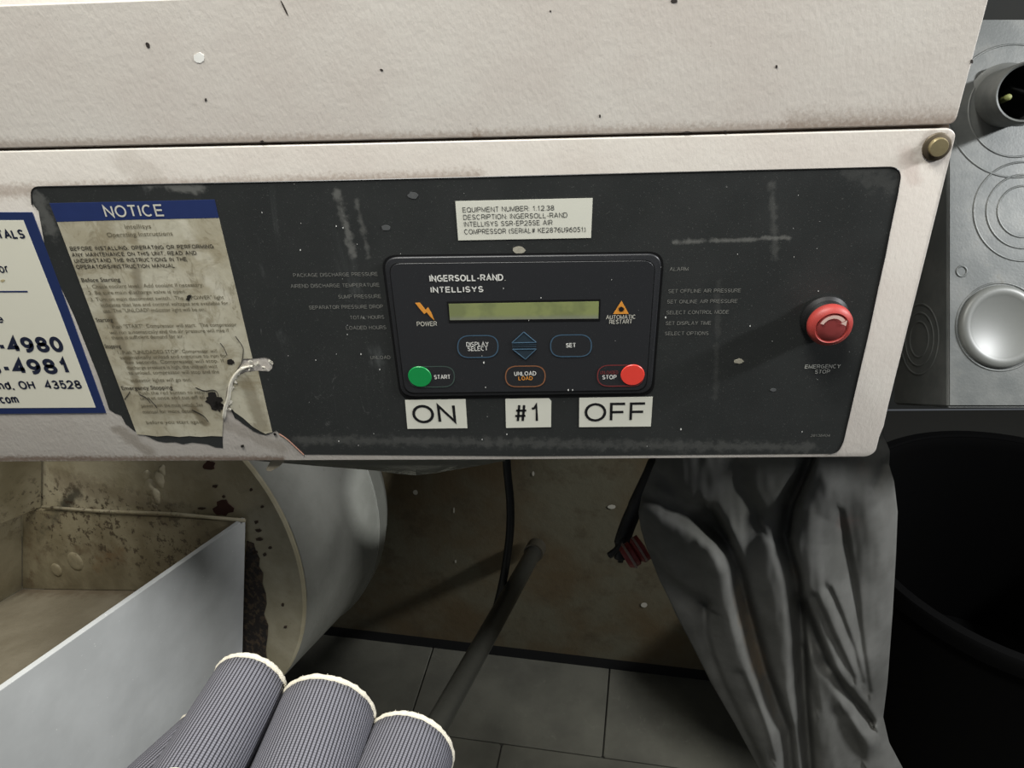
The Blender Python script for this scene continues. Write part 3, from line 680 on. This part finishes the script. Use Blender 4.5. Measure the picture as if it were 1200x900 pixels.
rings('knockout', J(1199, 248), -FW, [30 * pm, 43 * pm, 58 * pm]); rings('knockout', J(1189, 130), -FW, [54 * pm, 78 * pm])
cs = PZ(1110.5, 395, ZJ); cs = a + DN * ((394 - 22) * pm) + FW * .052
rings('knockout', cs, -RX, [22 * pm, 33 * pm, 44 * pm]); rings('knockout', J(1127, 318), -FW, [6 * pm])
o = lathe('knockout_plug', J(1172, 383), -FW, [(49 * pm, 0), (48.5 * pm, .0022), (46 * pm, .0040), (42 * pm, .0048), (37 * pm, .0040), (35 * pm, .0030), (0, .0030)], M_plug, T, 64); o['label'] = 'bright domed steel plug'
rings('knockout', J(1172, 383), -FW, [51.5 * pm])
# conduit stub pointing towards the viewer and to the left
hub0 = J(1175, 116); hub1 = PZ(1204, 108, ZJ - .055); ax = (hub1 - hub0).normalized(); r = 34 * pm; L = (hub1 - hub0).length; r = .0265
hub = lathe('conduit_hub', hub0, ax, [(r + .006, 0), (r + .006, .002), (r + .001, .0045), (r, .006), (r, L), (r - .0012, L + .0015), (r - .003, L), (r - .003, .004), (0, .003)], M_galv, T, 48)
autosmooth(hub, 40)
o = lathe('hub_bore', hub0, ax, [(r - .0032, L * .93), (r - .0032, .004), (0, .0035)], M_void, hub, 40)
bm = bmesh.new(); add_tube(bm, smooth_path([hub0 + ax * .004 - RX * .004, hub0 + ax * .02 - RX * .01 + DN * .004, hub0 + ax * (L - .012) - RX * .012 + DN * .003], 5), .0028, 8)
from_bm('wire', bm, M_yellow, hub, True)
bm = bmesh.new(); add_tube(bm, smooth_path([hub0 + ax * .004 + DN * -.01, hub0 + ax * .03 - RX * .005 - DN * .008, hub0 + ax * .035 + RX * .012 - DN * .001], 5), .0022, 8)
o = from_bm('wire', bm, M_blackplastic, hub, True); o['label'] = 'black wire'

# ================================================================== TANK with trough
k = NB('dirty_cream_tank_paint')
k_pos = {}
AX = Vector((math.cos(1.27036697) * math.cos(-.220403979), math.sin(1.27036697) * math.cos(-.220403979), math.sin(-.220403979)))
TC = PZ(176.42, 652.18, 1.2); TR = .27956; TL = .21952
def D(px, py, off=0.0): return PP(px, py, TC - AX * off, AX)       # point on the near end plate of the tank (off = towards the viewer)
def m_tank(name, base1, base2, stains):
    k = NB(name)
    col = k.mix(k.mr(k.noise(14, 4), .35, .65), base1, base2)
    for (a, b, w, am, c) in stains:
        f = k.capsule(a, b, w, .15, w * .9, 70); col = k.mix(k.math('MULTIPLY', f, am), col, c)
    sp = k.mr(k.noise(75, 5, (1, 1, 1), .72), .53, .60, 0, .85)
    near = k.capsule(D(60, 600), D(220, 640), .10, .3)
    col = k.mix(k.math('MULTIPLY', sp, k.math('MAXIMUM', near, .03)), col, srgb(58, 46, 34))
    col = k.mix(k.mr(k.noise(220, 3), .68, .74, 0, .5), col, srgb(90, 76, 58))
    k.bump(k.noise(60, 5), .5, .002); return k.done(col, .5)
BR = srgb(84, 66, 46); DK = srgb(44, 44, 38); RU = srgb(62, 34, 27)
STN = [(D(90, 575), D(55, 625), .018, .85, DK), (D(60, 640), D(40, 675), .016, .75, BR), (D(100, 640), D(150, 650), .024, .6, BR), (D(110, 600), D(140, 620), .014, .7, BR), (D(70, 560), D(200, 600), .03, .35, BR),
       (D(130, 610), D(136, 625), .007, .8, DK), (D(165, 660), D(150, 680), .012, .5, BR)]
M_tankend = m_tank('dirty_cream_tank_end', srgb(166, 158, 134), srgb(146, 138, 112), STN)
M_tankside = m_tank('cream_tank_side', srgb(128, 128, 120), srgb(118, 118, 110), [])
T = thing('air_receiver_tank', 'cream painted cylindrical tank with flat stained end, below the cover on the left', 'tank', TC + AX * .09)
th0 = 0
autosmooth(lathe('tank_shell', TC, AX, [(TR - .004, .004), (TR, .006), (TR, TL - .004), (TR + .0025, TL), (TR, TL + .004), (TR * .992, TL + .032), (TR * .95, TL + .058), (TR * .80, TL + .088), (TR * .5, TL + .108), (0, TL + .114)], M_tankside, T, 96), 40)
autosmooth(lathe('end_plate', TC, AX, [(0, 0), (TR - .003, 0), (TR, .003), (TR, .008), (0, .008)], M_tankend, T, 96), 40)
bm = bmesh.new(); ring = []
u_ = AX.orthogonal().normalized(); v_ = AX.cross(u_)
for i in range(73):
    t = 2 * math.pi * i / 72; ring.append(TC + AX * TL + (u_ * math.cos(t) + v_ * math.sin(t)) * (TR + .001))
add_tube(bm, ring, .0022, 6, False); from_bm('weld_seam', bm, M_tankside, T, True)
# rust streak on the end plate
RS = [(289, 634), (297, 637), (300, 648), (304, 655), (303, 664), (308, 672), (307, 684), (311, 696), (312, 708), (309, 720), (314, 733), (313, 748), (311, 762), (314, 785), (284, 800), (284, 760), (286, 700), (287, 660)]
bm = bmesh.new(); add_plate(bm, [D(x, y, .0012) for x, y in RS], AX * .001)
k = NB('black_brown_rust'); c_ = k.mix(k.mr(k.noise(120, 5), .45, .62), srgb(30, 24, 20), srgb(74, 60, 44)); k.bump(k.noise(200, 4), .8, .002)
M_rust = k.done(c_, .85); from_bm('rust_patch', bm, M_rust, T)
def dpoly(cx, cy, rx, ry, off, n, jag, rot=0):
    L = []
    for i in range(n):
        t = 2 * math.pi * i / n; r = 1 + random.uniform(-jag, jag); p = rx * r * math.cos(t); q = ry * r * math.sin(t)
        L.append(D(cx + p * math.cos(rot) - q * math.sin(rot), cy + p * math.sin(rot) + q * math.cos(rot), off))
    return L
for (cx, cy, rx, ry, j) in [(262, 596, 11, 8.5, .25), (245, 545, 8, 5, .3), (252, 570, 3, 2, .3), (294, 574, 1.8, 1.8, .2), (307, 594, 1.8, 1.6, .2), (262, 582, 2, 1.6, .2), (236, 596, 4, 1.5, .3), (300, 612, 2, 2, .3),
                            (303, 622, 4, 2, .3), (303, 632, 4, 2, .3), (298, 648, 3, 3, .4), (316, 642, 2, 1.5, .3), (310, 650, 2, 2, .3), (331, 709, 1.5, 2, .2), (334, 735, 2, 1.6, .3)]:
    bm = bmesh.new(); add_plate(bm, dpoly(cx, cy, rx, ry, .0012, 14, j), AX * .001); from_bm('rust_spot', bm, plain('rust_red_brown', RU if rx > 4 else srgb(60, 46, 34), .85, var=.3, scale=300), T)
bm = bmesh.new()
for (cx, cy, r) in [(176, 560, 7), (180, 572, 9), (186, 582, 8), (190, 562, 8), (193, 552, 6), (184, 592, 6), (172, 575, 5)]:
    c = D(cx, cy, -.0035); bmesh.ops.create_icosphere(bm, subdivisions=3, radius=r / 700, matrix=Matrix.Translation(c) @ Matrix.Diagonal((1, .62, 1.5, 1)))
for v in bm.verts: v.co += Vector(mnoise.noise_vector(v.co * 120)) * .0026
from_bm('filler_lump', bm, M_tankend, T, True)
# trough
T = thing('steel_trough', 'cream steel trough with bright upper rim, leading to the stained tank end', 'trough', D(200, 700, .15))
LT = .52; NV = -AX
def sheet3(nm, A, B, C_, Dd, th, mat, bev=.0008):
    bm = bmesh.new(); add_plate(bm, [A, B, C_, Dd], th, bev, 2); return autosmooth(from_bm(nm, bm, mat, T), 30)
q1 = D(288, 608, .004); q2 = D(283, 830, .004); q2 = q1 + (q2 - q1) * 2.2
k = NB('grey_white_trough_paint'); c_ = k.mix(k.mr(k.noise(10, 4), .3, .7), srgb(196, 198, 196), srgb(180, 182, 180))
c_ = k.mix(k.mr(k.noise(260, 2), .73, .76, 0, .8), c_, srgb(236, 236, 232)); k.bump(k.noise(90, 3), .15, .001); M_tr = k.done(c_, .38)
hv = (q2 - q1).normalized(); sn = hv.cross(NV).normalized()
if sn.dot(RX) < 0: sn.negate()
sheet3('side_plate', q1, q1 + NV * LT, q2 + NV * LT, q2, -sn * .0065, M_tr, .0012)
w0 = D(26, 597, .012); w1 = D(281, 611, .012); w2 = D(279, 694, .012); w3 = D(26, 690, .012)
k = NB('stained_trough_end')
b0 = m_tank('stained_trough_end', srgb(136, 128, 104), srgb(112, 103, 80), STN + [(D(40, 620), D(45, 690), .018, .7, BR), (D(60, 680), D(160, 690), .010, .5, BR), (D(150, 640), D(120, 660), .02, .35, srgb(130, 100, 66))])
sheet3('end_wall', w0, w1, w2, w3, AX * .011, b0, .001)
sheet3('floor_plate', w3, w2, w2 + NV * LT, w3 + NV * LT, (w3 - w0).normalized() * .004, m_tank('trough_floor', srgb(140, 132, 114), srgb(128, 120, 102), [(w3, w2, .03, .5, BR)]))
sheet3('left_wall', w0, w3, w3 + NV * LT, w0 + NV * LT, (w0 - w1).normalized() * .004, M_tankend)
c0 = D(49, 500, .004); c1 = D(48, 594, .004)
sheet3('upright_plate', c0, c1, c1 + NV * .12 + (w0 - w1) * .05, c0 + NV * .12 + (w0 - w1) * .05, (w0 - w1).normalized() * .004, M_tankend)
bm = bmesh.new()
for (cx, cy, rx, ry) in [(66, 668, 11, 8), (88, 658, 13, 11)]:
    add_lathe(bm, D(cx, cy, .0125), NV, [(ry / 900 * 1.4, -.001), (ry / 900 * 1.25, .001), (ry / 900 * 1.0, .0017), (ry / 900 * .5, .002), (0, .0018)], 28)
from_bm('filler_lump', bm, b0, T, True)
bm = bmesh.new(); add_tube(bm, [D(50, 594, .013), D(120, 599, .014), D(200, 602, .013), D(287, 610, .013)], .0026, 8); from_bm('weld_bead', bm, M_tankend, T, True)

# ================================================================== FLAP under the cover
bm = bmesh.new(); rows = []
edge = [(300, 540), (330, 542.5), (370, 546), (410, 549), (440, 551.5), (465, 555), (487, 557), (510, 554.5), (535, 550), (560, 546), (592, 540)]
for x, y in edge:
    rows.append([bm.verts.new(PY(x, y, .007)), bm.verts.new(PY(x, (y + 536) / 2, .006)), bm.verts.new(PY(x, 534, .005))])
for a, b in zip(rows, rows[1:]):
    for i in (0, 1): bm.faces.new((a[i], a[i + 1], b[i + 1], b[i]))
r = bmesh.ops.solidify(bm, geom=list(bm.faces), thickness=.0006)
single('plastic_flap', bm, M_flap, 'pale grey plastic sheet sagging just below the cover edge', 'sheet', smooth=True)

# ================================================================== REAR PANEL, hose, pipe, cable
k = NB('brown_grimy_panel')
c_ = k.mix(k.mr(k.noise(5, 5), .35, .65), srgb(102, 98, 80), srgb(94, 80, 56))
c_ = k.mix(k.mr(k.noise(14, 6, (1, 1, 1), .7), .5, .7, 0, .7), c_, srgb(78, 68, 50)); k.bump(k.noise(60, 5), .4, .002)
M_rear = k.done(c_, .7)
T = thing('rear_base_panel', 'grimy brown metal panel standing on the floor behind the pipe', 'panel', (FL + FR) / 2)
A = FL + fd * .10; B = FL + fd * ((FR - FL).length + .0)
bm = bmesh.new(); add_plate(bm, [A + Vector((0, 0, .03)), B + Vector((0, 0, .03)), B + Vector((0, 0, .78)), A + Vector((0, 0, .78))], fn * .02, .002, 2); from_bm('panel_sheet', bm, M_rear, T)
bm = bmesh.new(); add_plate(bm, [A, B, B + Vector((0, 0, .032)), A + Vector((0, 0, .032))], fn * .015); from_bm('gap_strip', bm, M_void, T)  # near-black strip standing in for the dark gap under the panel sheet
bm = bmesh.new()
pn = fn
for (x, y, rx, ry) in [(717, 594, 5, 2.6), (755, 709, 4, 3), (487, 577, 3, 3), (625, 555, 1.5, 3), (532, 598, 1, 3.5), (534, 658, 1, 2)]:
    L = [PP(x + rx * math.cos(t * math.pi / 4) * random.uniform(.8, 1.1), y + ry * math.sin(t * math.pi / 4), FL - fn * .0015, fn) for t in range(8)]
    bm.faces.new([bm.verts.new(p) for p in L])
o = from_bm('dirt_fleck', bm, plain('pale_fleck', srgb(190, 186, 172), .7), T); o['kind'] = 'stuff'
bm = bmesh.new(); hp = [PZ(594, 505, 1.30), PZ(594, 545, 1.30), PZ(598, 590, 1.31), PZ(597, 630, 1.33), PZ(590, 678, 1.36), PZ(580, 720, 1.40)]
add_tube(bm, smooth_path(hp, 8), .0072, 12)
single('black_hose', bm, plain('black_rubber_hose', srgb(16, 16, 15), .5), 'thin black hose hanging vertically behind the cover, above the pipe', 'hose', smooth=True)
p0 = PP(629, 641, FL - fn * .02, fn); p1 = PF(455, 960, .0); p1 = PZ(488, 893, .92)
bm = bmesh.new(); dr = (p1 - p0).normalized(); add_tube(bm, [p0, p0 + dr * .004] + [p0 + (p1 - p0) * (i / 6) for i in range(1, 7)], [.013] + [.0155] * 7, 24)
T = thing('steel_pipe', 'dull grey round pipe slanting down in front of the brown panel', 'pipe', (p0 + p1) / 2)
autosmooth(from_bm('pipe_tube', bm, plain('dull_dark_steel', srgb(70, 70, 64), .33, .55, var=.12), T), 40)
bm = bmesh.new(); add_tube(bm, [p0 + dr * .0, p0 + dr * .03], .019, 24); autosmooth(from_bm('pipe_collar', bm, plain('dark_collar', srgb(66, 62, 52), .5, .3), T), 40)
T = thing('black_cable', 'thick black cable with a loose end, left of the hanging cloth', 'cable', PZ(745, 600, 1.12))
bm = bmesh.new(); add_tube(bm, smooth_path([Vector((PZ(782, 500, 1.1).x, PZ(782, 500, 1.1).y, 1.245)), PZ(782, 500, 1.1), PZ(768, 545, 1.1), PZ(752, 580, 1.11), PZ(737, 612, 1.12), PZ(728, 640, 1.12), PZ(727, 659, 1.12)], 8), [.0125] * 28 + [.0115] * 12 + [.009] * 7 + [.004] * 2, 14); from_bm('cable_sheath', bm, M_blackplastic, T, True)
bm = bmesh.new(); add_tube(bm, smooth_path([PZ(733, 632, 1.11), PZ(722, 645, 1.115), PZ(714, 651, 1.12)], 6), .005, 10); from_bm('cable_tail', bm, M_blackplastic, T, True)
T = thing('red_connector', 'small dark red plug with pale stripes beside the cloth', 'plug', PZ(744, 644, 1.08))
c = PZ(746, 646, 1.08); axc = (RX * .8 - DN * .5).normalized()
autosmooth(lathe('plug_body', c, axc, [(0, -.02), (.014, -.02), (.018, -.014), (.018, -.004), (.015, -.002), (.019, .002), (.019, .012), (0, .014)], plain('dark_red_plastic', srgb(128, 44, 42), .45, var=.2), T, 20), 40)
bm = bmesh.new()
for d in (-.012, .005): add_lathe(bm, c + axc * d, axc, [(.017, -.002), (.0198, -.0015), (.0198, .0015), (.017, .002)], 20)
from_bm('pale_band', bm, plain('pale_band', srgb(150, 130, 122), .5), T)

# ================================================================== HANGING CLOTH
LB = [(480, 778), (540, 768), (580, 752), (600, 748), (620, 751), (640, 757), (680, 773), (700, 783), (720, 792), (760, 813), (800, 833), (850, 862), (900, 889), (960, 915)]
RB = [(480, 1030), (512, 1036), (528, 1043), (545, 1042), (565, 1048), (600, 1052), (650, 1050), (720, 1046), (800, 1040), (840, 1035), (870, 1042), (900, 1058), (960, 1082)]
def interp(T_, y):
    for (a, b), (c, d) in zip(T_, T_[1:]):
        if y <= c: return b + (d - b) * (y - a) / (c - a)
    return T_[-1][1]
def pdist(p, L):
    best = 1e9; side = 0
    for (a, b), (c, d) in zip(L, L[1:]):
        vx, vy = c - a, d - b; t = max(0, min(1, ((p[0] - a) * vx + (p[1] - b) * vy) / (vx * vx + vy * vy)))
        dx, dy = p[0] - a - vx * t, p[1] - b - vy * t; q = math.hypot(dx, dy)
        if q < best: best = q; side = (vx * dy - vy * dx)
    return best, (1 if side > 0 else -1)
VAL = [([(832, 600), (850, 632), (864, 664), (878, 722), (895, 784), (922, 855), (929, 920)], 9, .030),
       ([(955, 520), (945, 550), (927, 593), (920, 629), (933, 675), (940, 749), (942, 811), (949, 895), (952, 940)], 7, .028),
       ([(940, 705), (955, 745), (967, 775), (985, 803), (1004, 824), (1020, 846)], 6, .020),
       ([(756, 578), (790, 596), (820, 608), (847, 630)], 8, .012), ([(765, 650), (782, 678), (800, 695), (826, 710)], 9, .014),
       ([(826, 708), (827, 745), (836, 775), (850, 808), (880, 870), (905, 930)], 5, .009), ([(985, 600), (992, 640), (1002, 700), (1010, 760), (1018, 811)], 5, .006),
       ([(1025, 570), (1032, 555), (1035, 545)], 6, .010), ([(972, 690), (985, 720), (1000, 760), (1010, 800)], 4, .006), ([(955, 700), (975, 745), (1000, 795)], 4, .006),
       ([(780, 560), (800, 585), (815, 605)], 10, .008), ([(866, 545), (872, 575), (885, 600)], 12, .010), ([(868, 790), (890, 840), (905, 890)], 4, .005), ([(990, 840), (1000, 865), (1010, 890)], 8, .006),
       ([(940, 760), (946, 790), (955, 830)], 6, .006)]
RID = [([(845, 640), (853, 678), (856, 722), (878, 789), (900, 855), (912, 920)], 15, .020), ([(975, 575), (950, 600), (945, 640), (958, 690), (980, 740), (1002, 790)], 20, .022),
       ([(900, 640), (912, 700), (922, 766), (935, 855), (938, 930)], 16, .014), ([(775, 660), (789, 713), (833, 789), (869, 860), (895, 930)], 16, .012), ([(1020, 590), (1030, 633), (1030, 766)], 18, .012),
       ([(760, 600), (800, 625), (835, 660)], 16, .010), ([(960, 770), (965, 830), (975, 900)], 12, .010), ([(975, 790), (995, 840), (1020, 870)], 8, .012)]
bm = bmesh.new(); grid = []
NX, NY = 130, 200
for j in range(NY + 1):
    y = 480 + 480 * j / NY; l = interp(LB, y); r = interp(RB, y); row = []
    for i in range(NX + 1):
        s = i / NX; x = l + (r - l) * s
        h = .03 * (1 - (2 * s - 1) ** 4)
        for L, w, a in VAL:
            d, sd = pdist((x, y), L); w2 = w * (1.6 if sd > 0 else .8); h -= a * math.exp(-(d / w2) ** 2)
        for L, w, a in RID:
            d, sd = pdist((x, y), L); h += a * math.exp(-(d / (w * 1.35)) ** 2)
        h += .003 * mnoise.noise(Vector((x / 26, y / 60, 3))) + .0012 * mnoise.noise(Vector((x / 9, y / 24, 8)))
        row.append(bm.verts.new(PY(x, y, .17 - h)))
    grid.append(row)
for j in range(NY):
    for i in range(NX): bm.faces.new((grid[j][i], grid[j][i + 1], grid[j + 1][i + 1], grid[j + 1][i]))
ZC = .99
k = NB('grey_work_cloth')
c_ = k.mix(k.mr(k.noise(12, 4), .3, .7), srgb(108, 108, 104), srgb(90, 90, 86))
for (a, b, w, am, cc_) in [(PY(850, 690, .16), PY(880, 780, .16), .03, .55, srgb(140, 120, 94)), (PY(880, 780, .16), PY(900, 840, .16), .02, .4, srgb(136, 118, 94)), (PY(955, 570, .16), PY(990, 600, .16), .03, .5, srgb(124, 96, 88)),
                           (PY(940, 660, .16), PY(985, 740, .16), .03, .45, srgb(112, 98, 82)), (PY(855, 670, .16), PY(852, 700, .16), .012, .5, srgb(150, 118, 92)), (PY(1000, 545, .16), PY(960, 560, .16), .02, .4, srgb(126, 100, 92)),
                           (PY(820, 620, .16), PY(900, 560, .16), .06, .35, srgb(84, 84, 72))]:
    f = k.capsule(a, b, w, .1, w * .6, 45); c_ = k.mix(k.math('MULTIPLY', f, am), c_, cc_)
c_ = k.mix(k.mr(k.noise(35, 6, (1, 1, .5), .7), .6, .8, 0, .4), c_, srgb(66, 62, 56))
k.bump(k.noise(900, 2), .25, .0005); M_cloth = k.done(c_, .85, 0, .2)
o = single('hanging_cloth', bm, M_cloth, 'grey work cloth with brown stains hanging in long folds below the cover', 'cloth', smooth=True)
sm = o.modifiers.new('thickness', 'SOLIDIFY'); sm.thickness = .0015; sm.offset = -1

# ================================================================== BLACK BIN
ct = PZ(1215, 627, 1.3); RB_ = 216 * 1.3 / FPX
T = thing('black_barrel', 'big black open barrel behind the hanging cloth at the right edge', 'barrel', (ct.x, ct.y, 0))
M_bin = plain('black_bin_plastic', srgb(4, 4, 4), .85, var=.2, scale=20, spec=.1)
zt = ct.z; c0 = Vector((ct.x, ct.y, 0))
autosmooth(lathe('barrel_body', c0, (0, 0, 1), [(0, 0), (RB_ * .84, 0), (RB_ * .86, .02), (RB_ * .955, zt - .02), (RB_ * .955, zt), (RB_ * .93, zt), (RB_ * .84, .03), (0, .025)], M_bin, T, 72), 40)
autosmooth(lathe('barrel_rim', c0, (0, 0, 1), [(RB_ * .95, zt - .03), (RB_, zt - .025), (RB_, zt - .004), (RB_ * .985, zt + .003), (RB_ * .94, zt + .003), (RB_ * .925, zt - .004), (RB_ * .925, zt - .03)], M_bin, T, 72), 40)

# ================================================================== PLEATED MESH FABRIC at the bottom
T = thing('pleated_mesh_fabric', 'grey ribbed mesh fabric standing in rounded pleats with frayed white edges, bottom left', 'fabric', PZ(360, 900, .5))
M_fray = plain('frayed_white_thread', srgb(214, 208, 190), .9, var=.1, scale=600, bump=.6)
def m_mesh():
    k = NB('ribbed_grey_mesh'); uv = k.n.new('ShaderNodeUVMap').outputs[0]; sp = k.n.new('ShaderNodeSeparateXYZ'); k.t.links.new(uv, sp.inputs[0])
    a = k.math('ABSOLUTE', k.math('SINE', k.math('MULTIPLY', sp.outputs[0], math.pi / .0022)))
    b = k.math('ABSOLUTE', k.math('SINE', k.math('MULTIPLY', sp.outputs[1], math.pi / .0016)))
    rib = k.mr(a, .25, .75); wv = k.mr(b, .2, .8)
    hgt = k.math('ADD', rib, k.math('MULTIPLY', wv, .5))
    col = k.mix(k.math('MULTIPLY', rib, k.math('ADD', k.math('MULTIPLY', wv, .35), .65)), srgb(34, 34, 39), srgb(112, 112, 119))
    k.bump(hgt, .6, .0006); return k.done(col, .75, 0, .3)
M_mesh = m_mesh()
def pleat(cx, cy, half, ad, z, length, lab=None, tilt=.6, ang0=-105, ang1=105, fl=None):
    s = math.hypot(*ad); ax_, ay_ = ad[0] / s, ad[1] / s; co = math.sqrt(1 - tilt * tilt)
    vr = ray(cx, cy).normalized(); e = W @ Vector((ax_, ay_, 0)); e = (e - vr * e.dot(vr)).normalized(); Dv = e * co + vr * tilt; Nv = e * tilt - vr * co; Sv = Dv.cross(Nv)
    if Sv.dot(RX) < 0: Sv.negate()
    c = PZ(cx, cy, z); r = half * z / FPX; bm = bmesh.new(); uvl = bm.loops.layers.uv.new('UVMap'); NA, NL = 48, 30; g = []
    for j in range(NL + 1):
        t = j / NL; row = []
        for i in range(NA + 1):
            th = math.radians(ang0 + (ang1 - ang0) * i / NA); rr_ = r * (1 + .05 * t + .02 * math.sin(3 * th + 4 * t) * t)
            sag = .0015 * math.sin(th * 2 + t * 9) * t
            p = c - Dv * (t * length) + (Nv * math.cos(th) + Sv * math.sin(th)) * (rr_ + sag)
            row.append((bm.verts.new(p), (th * r, t * length)))
        g.append(row)
    for j in range(NL):
        for i in range(NA):
            q = [g[j][i], g[j][i + 1], g[j + 1][i + 1], g[j + 1][i]]; f = bm.faces.new([v for v, _ in q])
            for lp, (_, uv) in zip(f.loops, q): lp[uvl].uv = uv
    path = [g[0][i][0].co.copy() + Dv * (.0004 + .0007 * mnoise.noise(Vector((i * .9, cx, 0)))) + Nv * .0006 for i in range(NA + 1)]
    me = bpy.data.meshes.new('pleat'); bm.to_mesh(me); bm.free(); o = link('pleat', me, M_mesh, T, True)
    sm = o.modifiers.new('thickness', 'SOLIDIFY'); sm.thickness = .0014; sm.offset = -1
    if lab: o['label'] = lab
    bm = bmesh.new(); add_tube(bm, path, [.0019 + .0006 * random.random() for _ in path], 7)
    for _ in range(140):
        i = random.randrange(len(path)); p = path[i] + Vector([random.uniform(-.0008, .0008) for _ in range(3)])
        q = p + Dv * random.uniform(.0006, .0026) + Vector([random.uniform(-.001, .001) for _ in range(3)]); add_tube(bm, [p, q], .00018, 3)
    from_bm('frayed_edge', bm, M_fray, o, True)
    return c, Dv, Nv, Sv, r, o
pleat(238, 868, 34, (.72, -.69), .56, .30, 'purple-grey shaded pleat', .5)
cA = pleat(292.5, 803, 41, (.50, -.87), .50, .30, tilt=.66)
pleat(383.5, 835, 54, (.34, -.94), .50, .30, tilt=.62)
pleat(479, 880, 51, (.36, -.93), .50, .30, tilt=.68)
c, Dv, Nv, Sv, r, o = cA
bm = bmesh.new(); L = []
for i in range(21):
    t = i / 20; th = -1.2 + 1.5 * t; L.append(c - Dv * (.100 - .012 * math.sin(math.pi * t)) + (Nv * math.cos(th) + Sv * math.sin(th)) * (r * 1.04 + .0014))
add_tube(bm, L, .0009, 6); from_bm('stitching', bm, M_fray, o, True)
